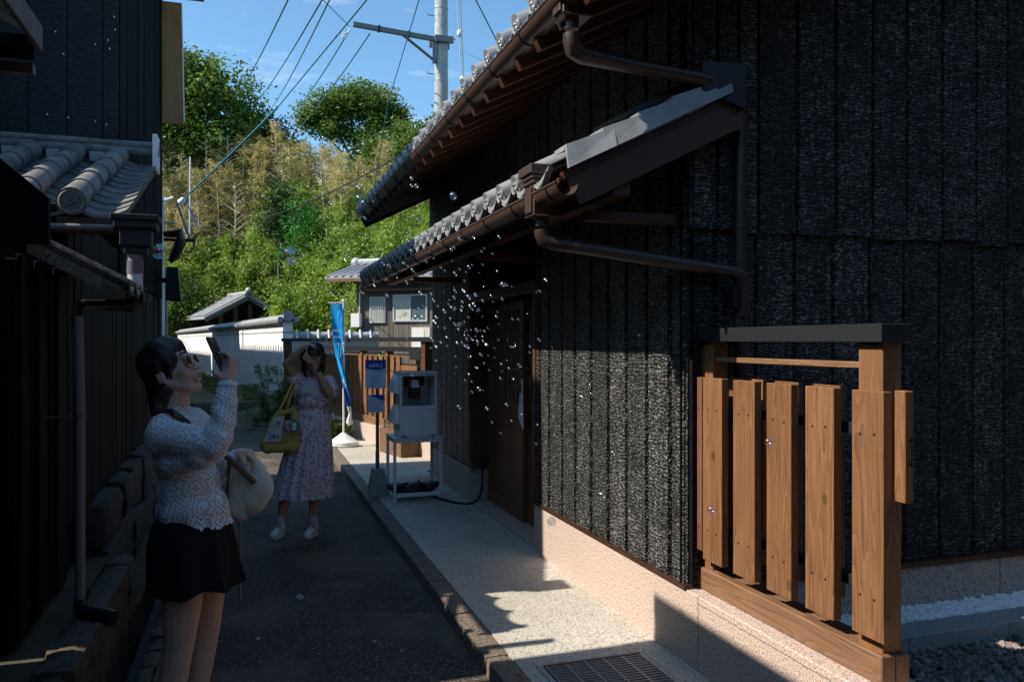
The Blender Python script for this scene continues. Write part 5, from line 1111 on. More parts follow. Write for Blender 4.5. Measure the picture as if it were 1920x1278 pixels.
rowsL = [(1.985, -.178, -.012), (1.7, -.163, -.012), (1.45, -.137, -.010), (1.2, -.092, -.004), (1.05, -.062, .010), (.93, -.035, .03), (.80, -.004, .055), (.64, .03, .095), (.54, .052, .108), (.46, .075, .115), (.40, .055, .11), (.33, .03, .125), (.29, .06, .13)]
def banner(z1, z0, m, nm):
    rows = []
    n = 26
    for j in range(n + 1):
        z = z1 + (z0 - z1) * j / n
        for (za, la, ra), (zb, lb, rb) in zip(rowsL, rowsL[1:]):
            if zb <= z <= za: t = (za - z) / (za - zb); l_, r_ = la + (lb - la) * t, ra + (rb - ra) * t; break
        rows.append([(l_ + (r_ - l_) * i / 6, -.016 + .018 * math.sin(z * 7 + i * .9) * (1.3 - z / 2), z) for i in range(7)])
    return MB().grid(rows).build(nm, m, BN)
banner(1.984, .82, M['blue'], 'blue_cloth'); banner(.818, .56, M['blue2'], 'deep_blue_cloth'); banner(.558, .30, M['paper'], 'white_cloth')
ring = [(-.045 + .026 * math.cos(t), -.042, 1.795 + .085 * math.sin(t)) for t in [6.283 * q / 20 for q in range(21)]]
MB().tube(ring, .008, 6, cap=False).build('letter_o', M['cyan'], BN)
MB().tube([(-.062, -.042, 1.42), (-.060, -.042, 1.28), (-.045, -.042, 1.225), (-.030, -.042, 1.28), (-.028, -.042, 1.42)], .008, 6).build('letter_u', M['cyan'], BN)
MB().tube([(-.118, -.04, 1.43), (-.108, -.04, 1.33), (-.10, -.04, 1.25)], .007, 6).build('letter_stroke', M['cyan'], BN)
tx = MB(); r3 = random.Random(9)
for z, n in ((1.60, 7), (1.51, 6), (1.42, 4)):
    for k in range(n):
        x = -.048 - k * .0145 - .005; s_ = .011; tx.box(x, x + .003, -.043, -.041, z, z + .026); 
        if r3.random() < .8: tx.box(x, x + .009, -.0432, -.0412, z + .0115, z + .0145)
        if r3.random() < .6: tx.box(x + .0075, x + .010, -.0434, -.0414, z + .001, z + .025)
tx.build('small_lettering', M['wprint'], BN, smooth=False)
# ============================================================ people
def skin_mat(name, col):
    m = mat(name, col, .5, spec=.4); t = NT(m); n = t.noise(t.pos((18, 18, 18)), 1, 3); t.col(t.ramp(n, [(.35, tuple(c * .86 for c in col)), (.65, col)]))
    t.b.inputs['Subsurface Weight'].default_value = .12; t.b.inputs['Subsurface Radius'].default_value = (.012, .005, .003); t.b.inputs['Subsurface Scale'].default_value = 1.0; return m
M['skin'] = skin_mat('skin', (.66, .42, .31)); M['skin2'] = skin_mat('tanned_skin', (.54, .31, .21))
def hair_mat(name, a, b_):
    m = mat(name, a, .42, spec=.5); t = NT(m); n = t.noise(t.pos((130, 130, 9)), 1, 3); t.col(t.ramp(n, [(.35, a), (.7, b_)])); t.bump(n, .004, .7); return m
M['hair'] = hair_mat('dark_brown_hair', (.012, .008, .007), (.035, .02, .015)); M['hair_tip'] = hair_mat('brown_hair_ends', (.05, .022, .013), (.12, .055, .035))
M['lip'] = mat('lips', (.26, .095, .08), .45); M['gold'] = mat('gold_wire', (.75, .55, .25), .25, 1.0); M['lens'] = mat('tinted_lens', (.10, .06, .035), .08, spec=.9)
def lace():
    m = mat('white_crochet_lace', (.78, .76, .76), .8, spec=.2); t = NT(m)
    tcn = t.n('TexCoord'); mp_ = t.n('Mapping'); mp_.inputs['Rotation'].default_value = (0, .35, .1); t.l(tcn.outputs['Object'], mp_.inputs['Vector']); P_ = mp_.outputs[0]
    sx = t.n('SeparateXYZ'); t.l(P_, sx.inputs[0]); yy = t.math('MULTIPLY', sx.outputs[1], .75)
    u = t.math('ADD', sx.outputs[0], yy)
    def saw(v, f): return t.math('ABSOLUTE', t.math('SUBTRACT', t.math('FRACT', t.math('MULTIPLY', v, f)), .5))
    hole = t.math('MULTIPLY', t.math('LESS_THAN', saw(u, 105), .33), t.math('LESS_THAN', saw(sx.outputs[2], 105), .33))
    # larger diamond and floral motifs that switch the mesh density
    d1 = t.math('ADD', saw(u, 9.5), saw(sx.outputs[2], 7.5)); dm = t.math('GREATER_THAN', t.math('FRACT', t.math('MULTIPLY', d1, 5.0)), .36)
    v = t.n('TexVoronoi'); v.inputs['Scale'].default_value = 15; v.inputs['Randomness'].default_value = .25; t.l(P_, v.inputs['Vector'])
    fl = t.math('FRACT', t.math('MULTIPLY', v.outputs['Distance'], 4.2)); fm = t.math('GREATER_THAN', fl, .30)
    zone = t.math('GREATER_THAN', t.noise(P_, 7, 1), .5)
    mot = t.math('ADD', t.math('MULTIPLY', dm, t.math('SUBTRACT', 1.0, zone)), t.math('MULTIPLY', fm, zone))
    mask = t.math('MULTIPLY', hole, mot)
    tr = t.n('BsdfTransparent'); ms = t.n('MixShader'); t.l(t.math('MULTIPLY', mask, .88), ms.inputs[0]); t.l(t.b.outputs[0], ms.inputs[1]); t.l(tr.outputs[0], ms.inputs[2]); t.l(ms.outputs[0], t.o.inputs['Surface'])
    t.bump(t.math('ADD', t.math('MULTIPLY', d1, .8), t.math('MULTIPLY', t.math('SUBTRACT', 1, mask), .5)), .003, .7); return m
M['lace'] = lace()
M['under'] = mat('pale_mauve_undershirt', (.22, .19, .19), .9); M['skirt'] = mat('black_skirt_cloth', (.008, .008, .009), .85, spec=.2)
M['phone'] = mat('black_phone', (.006, .006, .007), .2); M['canvas'] = mat('cream_canvas', (.60, .56, .46), .85); M['strapb'] = mat('brown_leather', (.12, .05, .025), .6)
def floral():
    m = mat('floral_print_cotton', (.5, .4, .45), .9, spec=.15); t = NT(m); g = t.n('TexCoord'); P_ = g.outputs['Object']
    v = t.n('TexVoronoi'); v.inputs['Scale'].default_value = 42; t.l(P_, v.inputs['Vector']); sc = t.n('SeparateColor'); t.l(v.outputs['Color'], sc.inputs[0])
    petal = t.ramp(sc.outputs[0], [(.18, (.10, .11, .42)), (.34, (.16, .20, .58)), (.36, (.44, .12, .22)), (.55, (.55, .22, .30)), (.57, (.30, .22, .42)), (.78, (.62, .50, .55)), (.9, (.48, .30, .18))])
    d = v.outputs['Distance']; c = t.mix(t.ramp(d, [(.08, (1, 1, 1)), (.12, (0, 0, 0))]), petal, (.62, .50, .48)); c = t.mix(t.ramp(d, [(.34, (0, 0, 0)), (.44, (1, 1, 1))]), c, (.66, .57, .56))
    v2 = t.vor(P_, 110, 'F1'); c = t.mix(t.ramp(v2, [(.18, (.5, .5, .5)), (.26, (0, 0, 0))]), c, (.25, .18, .30)); t.col(c); return m
M['floral'] = floral(); M['tote'] = mat('mustard_canvas', (.50, .37, .10), .85); M['sock'] = mat('pale_sock', (.55, .48, .50), .9); M['shoe'] = mat('white_canvas_shoe', (.68, .68, .70), .7)
M['teal'] = mat('teal_pouch', (.03, .22, .20), .6); M['plush'] = mat('pink_plush', (.52, .26, .33), .9)
def hand(palm0, palm1, rp, fingers, thumb, rf=.82):
    pr = [('c', palm0, rp, palm1, rp * .92)]
    for f in fingers:
        for a, b, ra, rb in zip(f, f[1:], (rf * 1.02, rf * .96, rf * .9, rf * .8), (rf * .96, rf * .9, rf * .8, rf * .7)): pr.append(('c', a, ra, b, rb))
    for a, b, ra, rb in zip(thumb, thumb[1:], (1.3, 1.1, .95), (1.1, .95, .85)): pr.append(('c', a, ra, b, rb))
    return pr
# ---- woman with the phone, lane side left; built facing +x, turned with the lane
W1 = thing('person', (-.197, 3.173, .0), 'woman in white crochet top and black skirt lifting a phone, in profile at the left', 'person', rz=R(-18.35), local=True)
T_ = R(22); hc = Vector((-8.3, 0, 144.9)); fx_, ux_ = Vector((math.cos(T_), 0, math.sin(T_))), Vector((-math.sin(T_), 0, math.cos(T_))); RH = Matrix.Rotation(-T_, 3, 'Y')
def h(f, s_, u): return tuple(hc + fx_ * f + Vector((0, s_, 0)) + ux_ * u)
body = [('e', h(-1.5, 0, 2), (9.0, 7.2, 8.8), RH), ('e', h(2.8, 0, -3.6), (5.9, 6.0, 8.2), RH), ('e', h(3.2, 0, 3.2), (4.6, 6.0, 5.0), RH), ('e', h(6.4, 0, -10.0), (2.2, 2.6, 1.9), RH),
        ('c', h(.3, -5.2, -6), 1.9, h(5.6, -2.2, -10), 1.6), ('c', h(.3, 5.2, -6), 1.9, h(5.6, 2.2, -10), 1.6), ('e', h(5.4, -3.2, -3.8), (2.8, 2.7, 2.9), RH), ('e', h(5.4, 3.2, -3.8), (2.8, 2.7, 2.9), RH),
        ('c', h(8.0, 0, .6), .75, h(10.3, 0, -3.5), 1.05), ('e', h(9.4, -1.0, -3.7), (1.0, .9, .8), RH), ('e', h(9.4, 1.0, -3.7), (1.0, .9, .8), RH), ('e', h(8.3, 0, -6.6), (1.5, 2.6, 2.1), RH),
        ('c', h(7.1, -3.2, 1.6), 1.0, h(7.6, 0, 1.3), .9), ('c', h(7.1, 3.2, 1.6), 1.0, h(7.6, 0, 1.3), .9),
        ('e', h(-.8, -7.3, -3.2), (1.5, .7, 2.4), RH), ('c', h(.3, -7.3, -2.6), .45, h(-.3, -7.6, -4.9), .6), ('e', h(-1.2, 7.1, -2.8), (1.9, .8, 3.0), RH), ('c', h(-2.3, -7.6, -1.2), .5, h(-1.9, -7.4, -4.8), .5),
        ('c', (-6.4, 0, 139), 5.0, (-6.4, 0, 128), 5.6), ('e', (-4, 0, 122), (8.5, 14, 7)), ('c', (-5, -13, 123), 5.2, (-5, 13, 123), 5.2), ('e', (-3.0, 0, 113), (8.4, 11.2, 12)), ('e', (-1.5, 0, 100), (8.2, 11, 12)), ('e', (-1, 0, 87), (10.4, 13.8, 10)),
        ('c', (0, -8, 82), 8.6, (-.8, -7, 60), 7.0), ('c', (-.8, -7, 60), 7.0, (-1.7, -7, 46), 5.4), ('c', (-1.9, -7, 45), 5.3, (-3.6, -7, 34), 5.0), ('c', (-3.6, -7, 34), 5.0, (-7.5, -7, 9), 3.4),
        ('c', (1, 8, 82), 8.6, (2.6, 7, 60), 7.0), ('c', (2.6, 7, 60), 7.0, (2.4, 7, 46), 5.3), ('c', (2.2, 7, 45), 5.2, (.6, 7, 34), 4.8), ('c', (.6, 7, 34), 4.8, (-3, 7, 9), 3.4),
        ('c', (-7.5, -7, 6), 3.2, (2, -8, 3.2), 2.6), ('c', (2, -8, 3.2), 2.8, (8, -8.5, 2.6), 2.2), ('c', (-3, 7, 6), 3.2, (7, 8, 3.2), 2.6), ('c', (7, 8, 3.2), 2.8, (13, 8.5, 2.6), 2.2),
        ('c', (-5, -15, 122.5), 4.6, (17, -19, 119.5), 3.8), ('c', (17, -19, 119.5), 3.8, (18, -13.5, 138), 2.7), ('c', (18, -13.5, 138), 2.6, (17.6, -12.2, 141), 2.5),
        ('c', (-4, 15, 122.5), 4.6, (2, 19, 101), 3.8), ('c', (2, 19, 101), 3.8, (12.5, 13.6, 110.5), 2.5)]
body += hand((17.3, -12.2, 142), (18.3, -11.4, 146.6), 2.9, [[(18.6, y_, 147.0), (19.4, y_ + .2, 149.2 - k * .7), (17.2, y_ + .4, 150.9 - k * 1.1), (14.9, y_ + .6, 150.6 - k * 1.6)] for k, y_ in enumerate((-14.1, -12.2, -10.3, -8.5))], [(16.0, -14.2, 142.2), (13.9, -14.4, 143.6), (13.0, -12.6, 144.4)])
body += hand((13.5, 13.0, 111.2), (17.2, 12.0, 111.2), 2.5, [[(18.2, y_, 111.2 - .3 * k), (20.0, y_ - .3, 109.3 - .5 * k), (20.3, y_ - .6, 107.0 - .5 * k), (19.2, y_ - .8, 105.6 - .3 * k)] for k, y_ in enumerate((9.6, 11.3, 13.0, 14.6))], [(15.2, 10.2, 110.5), (16.6, 8.8, 108.2), (16.8, 8.6, 106.2)])
sculpt('body', body, .0042, M['skin'], W1, 3)
sculpt('lips', [('e', h(9.25, 0, -6.0), (.7, 2.2, .5), RH), ('e', h(9.2, 0, -7.0), (.72, 1.9, .55), RH)], .0016, M['lip'], W1, 2)
sculpt('eyebrow', [('c', h(7.4, -5.0, 2.7), .26, h(8.4, -2.8, 3.0), .34), ('c', h(8.4, -2.8, 3.0), .34, h(8.6, -1.6, 2.7), .28)], .0015, M['hair'], W1, 1)
sculpt('eye', [('c', h(7.9, -4.4, .2), .35, h(8.5, -2.6, .1), .35)], .0015, M['hair'], W1, 1)
hair = [('e', h(-2.3, 0, 2.5), (8.8, 8.1, 9.2), RH), ('e', h(-4.6, 0, -4), (5.6, 6.6, 7.6), RH), ('e', h(.4, -5.2, 3.6), (6.0, 2.9, 6.6), RH), ('e', h(.4, 5.2, 3.6), (6.0, 2.9, 6.6), RH), ('e', h(-.3, 0, 5.6), (8.4, 7.4, 6.6), RH),
        ('c', h(3.0, -6.4, 5.0), 1.5, h(2.9, -6.9, -1.0), .9), ('c', h(2.9, -6.9, -1.0), .8, h(1.9, -6.9, -5.0), .35), ('c', h(-.6, -7.4, 2.5), 1.4, h(-1.4, -7.9, -.8), .7), ('c', h(-5, 0, -5), 5.6, (-11.0, -1, 133), 4.4), ('c', h(-3, -3, -7), 4.2, (-10, -5, 131), 3.2), ('c', (-11, -1, 133), 4.2, (-11.5, 4, 126), 2.6),
        ('c', (-10, -6, 129.5), 2.6, (-3, -11.5, 128.6), 1.7)]
sculpt('hair', hair, .0042, M['hair'], W1, 3, disp=lambda p: .0035 * noise.noise(Vector((p.x * 30, p.y * 90, p.z * 22))))
tips = [('c', (-9 + .4 * k, -9 - k * .7, 130.5 - .6 * k), 1.3, (-1 + .5 * k, -13.5 - .3 * k, 130.0 - .7 * k), 1.0) for k in range(3)] + [('c', (-1 + .5 * k, -13.5 - .3 * k, 130.0 - .7 * k), 1.0, (5.2 + .4 * k, -14.6, 126.6 - 1.0 * k), .35) for k in range(3)]
sculpt('hair_ends', tips, .003, M['hair_tip'], W1, 2)
fr_ = MB()
for k in range(6):
    s_ = -4.5 + k * 1.6; e = rng.uniform(-.5, .5)
    fr_.tube([tuple(Vector(q) * .01) for q in bez(h(4.0, s_, 10.2), h(9.4 + e, s_ * .9, 9.0), h(9.0 + e * .6, s_ * .8, 3.0 + e), 8)], [.0007] * 6 + [.0005, .0004, .0003], 4)
for k in range(0):
    fr_.tube([tuple(Vector(q) * .01) for q in bez(h(1.5, -7.2, 1 - k), h(2.6 + k * .2, -7.7, -4), (-5 + k, -8 - k * .5, 131), 6)], .0009, 4)
fr_.build('loose_strands', M['hair'], W1)
gl = MB()
for s_ in (-3.3, 3.3):
    ringp = [tuple(Vector(h(9.2 - .12 * abs(2.3 * math.cos(t)), s_ + 2.5 * math.cos(t), -.4 + 2.2 * math.sin(t))) * .01) for t in [6.283 * q / 22 for q in range(23)]]; gl.tube(ringp, .0009, 5, cap=False)
gl.tube([tuple(Vector(h(9.3, -.8, .2)) * .01), tuple(Vector(h(9.8, 0, .6)) * .01), tuple(Vector(h(9.3, .8, .2)) * .01)], .0009, 5)
for s_ in (-1, 1): gl.tube([tuple(Vector(q) * .01) for q in (h(9.0, s_ * 5.8, .6), h(6, s_ * 6.8, .4), h(-.6, s_ * 7.6, -.3), h(-2.4, s_ * 7.7, -1.8))], .0011, 5)
G1 = gl.build('glasses', M['gold'], W1)
ln = MB()
for s_ in (-3.3, 3.3): ln.add([tuple(Vector(h(9.15 - .12 * abs(2.3 * math.cos(t)), s_ + 2.4 * math.cos(t), -.4 + 2.1 * math.sin(t))) * .01) for t in [6.283 * q / 18 for q in range(18)]], [tuple(range(18))])
ln.build('lens', M['lens'], G1)
top = [('e', (-3.6, 0, 122), (9.8, 14.5, 7.0)), ('c', (-4.8, -13, 123.3), 6.2, (-4.8, 13, 123.3), 6.2), ('e', (-2.8, 0, 113), (10.6, 13.6, 14)), ('e', (-1.0, 0, 101), (11.0, 13.8, 13)), ('e', (.5, 0, 93), (12.4, 15.4, 10)), ('c', (1.2, -3, 84), 13.0, (1.2, 3, 84), 13.0),
       ('c', (-4.6, -14.6, 121.6), 6.6, (15.0, -19, 118.8), 5.2), ('c', (-1, -13, 112), 5.2, (11, -17, 115.6), 5.2), ('c', (15.5, -19, 119.3), 5.4, (18.0, -15.5, 130), 4.6), ('c', (18.0, -15.5, 130), 4.4, (18.0, -13.5, 139.6), 3.4),
       ('c', (-3, 14, 121.5), 6.0, (1, 19, 103), 5.0), ('c', (1, 19, 102), 5.0, (11.6, 14, 109.8), 3.4), ('c', (-6.4, 0, 127), 6.6, (-6.6, 0, 130.2), 5.8)]
def folds(p):
    a = .0038 * math.sin(p.x * 34 + p.z * 26 + 3 * noise.noise(p * 7)) * (1 if p.z > 1.0 else .5)
    if p.x > .10 and p.z > 1.17: a += .0022 * math.sin(p.z * 95 + p.x * 60)
    if p.z < 1.02: a += .006 * math.sin(math.atan2(p.y, p.x) * 9) * (1.02 - p.z) * 6
    return a + .005 * noise.noise(p * 10)
sculpt('crochet_top', top, .0055, M['lace'], W1, 4, cut=lambda p: p.z < .872 or (p.z > 1.412) or (p.z > 1.312 and p.x < .05), disp=folds)
sculpt('undershirt', [('e', (-3.0, 0, 114), (9.0, 12.0, 13)), ('e', (-1.5, 0, 100), (8.8, 11.8, 13)), ('e', (-.5, 0, 92), (10.2, 12.8, 7))], .008, M['under'], W1, 3)
cf = MB().tube([(.180, -.1345, 1.392), (.1795, -.132, 1.408)], [.036, .031], 18, cap=False).build('cuff', M['lace'], W1)
MB().tube([(.118, .138, 1.098), (.130, .134, 1.108)], [.034, .030], 16, cap=False).build('white_cuff', M['paper'], W1)
rg = []
for j, (z, cx_, rx, ry) in enumerate(((.935, -.005, .095, .125), (.88, .0, .130, .166), (.80, .005, .148, .186), (.70, .013, .152, .190), (.69, .016, .153, .191), (.655, .018, .155, .193))):
    rg.append([(cx_ + (rx + (.018 * (j / 5) * math.sin(9 * t + .6) + .008 * (j / 5) * math.sin(17 * t))) * math.cos(t), (ry + .014 * (j / 5) * math.sin(9 * t + .6)) * math.sin(t), z + (.012 * math.sin(5 * t) if j == 5 else 0)) for t in [6.283 * q / 72 for q in range(72)]])
MB().loft(rg, True, False).build('skirt', M['skirt'], W1)
for s_, yx in ((-7, -8), (7, 8)):
    dx = 4.6 if s_ > 0 else 0
    sculpt('sandal', [('c', (-9 + dx, yx, 1.6), 1.7, (9 + dx, yx - .5, 1.4), 1.5), ('c', (-2 + dx, yx, 1.4), 1.8, (6 + dx, yx, 1.4), 1.9)], .006, M['black'], W1, 2)
PH = thing('smartphone', tuple(Matrix.Rotation(R(-18.35), 3, 'Z') @ Vector((.137, -.105, 1.497)) + Vector((-.197, 3.173, 0))), 'black smartphone held up in the raised right hand of the woman in white', 'phone', rz=R(-18.35), local=True)
pm = MB().box(-.0042, .0042, -.036, .036, -.074, .074, .003).build('phone_body', M['phone'], PH); pm.rotation_euler = (0, R(-24), 0)
sc_ = MB().box(-.0050, -.0044, -.033, .033, -.070, .070).build('screen', M['lens'], pm); MB().box(.0043, .0062, -.032, -.006, .04, .068, .001).build('camera_bump', M['phone'], pm)
# cream bag at her far side
BG = thing('cream_shoulder_bag', tuple(Matrix.Rotation(R(-18.35), 3, 'Z') @ Vector((.16, .12, .98)) + Vector((-.197, 3.173, 0))), 'rounded cream canvas bag with brown leather trim hanging beside the woman in white', 'bag', rz=R(-18.35), local=True)
sculpt('bag_body', [('e', (1.5, 0, 1), (7.6, 4.6, 11.5)), ('e', (5.0, 0, .5), (5.6, 4.2, 7.5)), ('e', (-2, 0, -3), (5.5, 4.4, 9.5))], .005, M['canvas'], BG, 4, disp=lambda p: .006 * noise.noise(Vector((p.x * 22 + p.z * 9, p.y * 20, p.z * 7))))
MB().beam((-.055, -.058, .135), (.055, -.062, .035), .03, .012, (1, 0, 1)).build('leather_trim', M['strapb'], BG)
MB().tube([(-.045, -.055, .12), (-.05, -.056, .02), (-.055, -.05, -.08)], .006, 6).build('leather_edge', M['strapb'], BG)
MB().beam((-.03, .02, -.12), (-.028, .02, -.43), .018, .004, (1, 0, 0)).build('hanging_strap', M['strapb'], BG)
MB().beam((-.06, .0, .12), (-.16, .02, .26), .02, .006, (1, 0, 1)).build('shoulder_strap', M['canvas'], BG)

# ---- woman with the camera, facing the viewer
W2 = thing('person', (.449, 6.593, 0), 'woman in a floral dress standing in the lane and raising a camera to her face', 'person', rz=R(-14.5), local=True)
b2_ = [('e', (5.5, 0, 144.0), (7.4, 9.2, 9.6)), ('e', (5.5, -3.2, 138.5), (6.0, 6.2, 7.6)), ('e', (5.5, -8.2, 132.5), (2.3, 2.2, 1.8)), ('c', (5.5, -9.2, 140.5), .8, (5.5, -10.6, 138.0), 1.0), ('e', (-1.8, 0, 140), (.8, 1.7, 2.8)), ('e', (12.8, 0, 140), (.8, 1.7, 2.8)),
       ('c', (5.5, 0, 136), 4.8, (5.5, 0, 125), 5.2), ('c', (-6, 0, 121.5), 5.0, (17.5, 0, 120.5), 5.0), ('e', (5.8, 0, 112), (13, 9.5, 12)), ('e', (6, 0, 101), (10, 8, 9)), ('e', (2, 0, 84), (15, 10.5, 11)),
       ('c', (-6, 0, 78), 8.2, (-14, 0, 46), 5.3), ('c', (-14, 0, 45), 5.4, (-16.6, 1.5, 32), 5.0), ('c', (-16.6, 1.5, 32), 5.0, (-20.5, 1, 11), 3.3), ('c', (8, 0, 78), 8.2, (6, 0, 46), 5.3), ('c', (6, 0, 45), 5.4, (5.6, 1.5, 32), 5.0), ('c', (5.6, 1.5, 32), 5.0, (5.6, 1, 11), 3.3),
       ('c', (-20.5, 1, 8), 3.0, (-21, -9, 3.5), 2.6), ('c', (5.6, 1, 8), 3.0, (5, -9, 3.5), 2.6),
       ('c', (-6.5, 0, 120.5), 4.9, (-13.2, -10, 137), 3.9), ('c', (-13.2, -10, 137), 3.8, (0, -17, 148.6), 2.5), ('c', (17.5, 0, 120), 4.9, (18.8, -13, 115), 4.0), ('c', (18.8, -13, 115), 3.9, (11.4, -20, 132), 2.6)]
b2_ += hand((1.4, -17.6, 149.6), (5.6, -18.6, 151.2), 2.4, [[(6.6, -17.2 - 1.6 * k, 152.0), (9.0, -18.0 - 1.6 * k, 152.0 - .3 * k), (10.4, -19.0 - 1.4 * k, 150.6 - .3 * k)] for k in range(4)], [(3.0, -16.0, 148.6), (4.8, -15.4, 147.0), (5.8, -15.4, 145.6)], .8)
b2_ += hand((10.6, -20.8, 134.5), (9.0, -21.8, 138.6), 2.5, [[(8.6 - .9 * k, -21.8, 140.4 - .9 * k), (6.6 - .9 * k, -22.4, 142.6 - .9 * k), (4.4 - .8 * k, -22.6, 144.6 - 1.1 * k), (3.2 - .7 * k, -21.8, 145.6 - 1.1 * k)] for k in range(4)], [(11.2, -22, 137.6), (12.6, -22.6, 140.2), (13.0, -22.6, 142.2)], .8)
sculpt('body', b2_, .0055, M['skin2'], W2, 3)
sculpt('hair', [('e', (5.5, 1.5, 145.2), (8.6, 9.6, 9.8)), ('e', (5.5, 3.5, 137), (8.4, 6.5, 9)), ('c', (-2.2, -1, 144), 2.4, (-2.6, 0, 131), 1.7), ('c', (13.2, -1, 144), 2.4, (13.0, 0, 131), 1.7), ('c', (-1.4, -3, 139), 1.3, (-.8, -5, 127.5), .7)], .006, M['hair'], W2, 3, disp=lambda p: .003 * noise.noise(Vector((p.x * 70, p.y * 30, p.z * 18))))
# dress: gathered bodice and pleated skirt
def ring2(cx_, cy_, rx, ry, z, am=0, nf=14, ph=0): return [(cx_ + (rx + am * math.sin(nf * t + ph)) * math.cos(t), cy_ + (ry + am * math.sin(nf * t + ph)) * math.sin(t), z) for t in [6.283 * q / 112 for q in range(112)]]
bod = [('e', (5.6, -.5, 116), (14.6, 11.0, 11.5)), ('e', (5.8, -.5, 107), (12.6, 10.5, 9)), ('c', (-6, 0, 122), 5.6, (17.6, 0, 121), 5.6), ('c', (17.2, 0, 121.5), 6.3, (19.6, -4.5, 115.5), 7.0), ('c', (-6.4, 0, 121), 6.4, (-8.6, -3.0, 124.5), 6.6), ('c', (-8, -1.5, 118), 5.6, (-8.6, -2, 113), 3.0)]
sculpt('dress_bodice', bod, .0065, M['floral'], W2, 3, disp=lambda p: .004 * math.sin(p.x * 120 + 2 * noise.noise(p * 9)) * max(0, 1.16 - p.z) * 9 * .3 + .004 * noise.noise(p * 13))
rr_ = [ring2(.058, -.005, .108, .088, 1.035, .003, 22), ring2(.06, -.005, .100, .082, 1.012, .004, 22), ring2(.055, -.005, .112, .095, .985, .006, 18)]
for j in range(1, 9):
    k = j / 8; rr_.append(ring2(.055 - .085 * k, -.005, .115 + .120 * k ** .8, .098 + .085 * k, .985 - .68 * k, .008 + .010 * k, 16, .5 * math.sin(3 * k)))
MB().loft(rr_, True, False).build('dress_skirt', M['floral'], W2, ang=1.2)
for cx_, rot in ((-.205, .12), (.056, -.03)):
    sculpt('sock', [('c', (cx_ * 100, 1, 15), 3.7, (cx_ * 100, .6, 8), 3.9)], .005, M['sock'], W2, 2)
    sh_ = sculpt('shoe', [('c', (cx_ * 100, 2.5, 3.6), 3.7, (cx_ * 100 - 1.2, -8, 3.4), 3.8), ('c', (cx_ * 100 - 1.2, -8, 3.2), 3.8, (cx_ * 100 - 2.2, -14.5, 2.6), 3.2), ('c', (cx_ * 100, 2, 5.5), 3.9, (cx_ * 100, -2, 5.5), 3.7)], .005, M['shoe'], W2, 2)
    for k in range(4): MB().tube([(cx_ - .028 - .003 * k, -.035 - .018 * k, .078 - .006 * k), (cx_ - .008 - .003 * k, -.04 - .018 * k, .084 - .007 * k), (cx_ + .014 - .003 * k, -.035 - .018 * k, .078 - .006 * k)], .0022, 5).build('lace', M['paper'], sh_)
    so_ = MB(); so_.loft([[(cx_ + (-.012 if a_ > 3.14 else 0) + .040 * math.cos(a_), -.055 + .112 * math.sin(a_), z) for a_ in [6.283 * q / 24 for q in range(24)]] for z in (.0, .016)]); so_.build('sole', M['white'], sh_)
wt = MB().tube([(.117, -.198, 1.316), (.110, -.203, 1.335)], .032, 18, cap=False).build('watch_strap', M['black'], W2)
MB().tube([(.105, -.229, 1.322), (.104, -.236, 1.321)], .017, 16).build('watch_face', M['steel'], wt)
CM = thing('camera', tuple(Matrix.Rotation(R(-14.5), 3, 'Z') @ Vector((.085, -.195, 1.465)) + Vector((.449, 6.593, 0))), 'black and silver compact camera at the face of the woman in the floral dress', 'camera', rz=R(-14.5), local=True)
MB().box(-.05, .055, -.02, .02, -.034, .034, .004).build('camera_body', M['black'], CM); MB().box(-.051, -.040, -.0215, .021, -.030, .036, .003).build('silver_grip', M['alu'], CM)
lz_ = MB().tube([(.018, -.02, -.002), (.018, -.075, -.004)], [.033, .031], 20).build('lens_barrel', M['black'], CM); MB().tube([(.018, -.0755, -.004), (.018, -.077, -.004)], .024, 20).build('front_glass', M['lens'], lz_)
ns = MB(); ns.tube([tuple(q) for q in bez((-.05, .02, -.01), (-.10, .10, -.20), (-.06, .16, -.22), 8)], .005, 6); ns.build('neck_strap', M['rubber'], CM)
TB = thing('mustard_tote_bag', tuple(Matrix.Rotation(R(-14.5), 3, 'Z') @ Vector((-.16, -.14, .86)) + Vector((.449, 6.593, 0))), 'slouchy mustard yellow tote with white embroidered panel hanging beside the floral dress', 'bag', rz=R(-14.5), local=True)
def tote(p): return .007 * noise.noise(Vector((p.x * 14, p.y * 12, p.z * 9))) + .003 * math.sin(p.x * 60 + p.z * 20)
sculpt('bag_body', [('c', (-12, 0, -14), 5.0, (9, 0, -13), 5.0), ('c', (-10, 0, -8), 4.4, (9, 0, -8), 4.6), ('c', (-6, 0, 2), 3.6, (8, 0, 4), 3.6), ('c', (-3, 0, 12), 2.4, (9, 0, 14), 2.4), ('c', (-13, 0, -13), 4.4, (-5, 0, 10), 2.6), ('c', (9, 0, -13), 4.4, (10, 0, 12), 2.4)], .0055, M['tote'], TB, 4, disp=tote)
MB().loft([[(-.135, -.052, -.09), (-.005, -.060, -.095), (-.005, -.057, -.095), (-.135, -.049, -.09)], [(-.085, -.042, .055), (.015, -.047, .065), (.015, -.044, .065), (-.085, -.039, .055)], [(-.06, -.033, .095), (.025, -.036, .105), (.025, -.033, .105), (-.06, -.030, .095)]]).build('white_panel', M['canvas'], TB)
em = MB(); r4 = random.Random(4)
for k in range(16): x, z = r4.uniform(-.10, -.005), r4.uniform(-.08, .085); em.sphere((x, -.058 + .06 * max(0, z) * 2, z), (.006, .003, .006), 6, 4)
em.tube([(-.06, -.052, .07), (-.04, -.056, .03), (-.01, -.058, .04)], .002, 5); em.tube([(-.10, -.060, -.03), (-.06, -.062, -.04), (-.02, -.062, -.06)], .002, 5); em.build('dark_embroidery', M['navy'], TB)
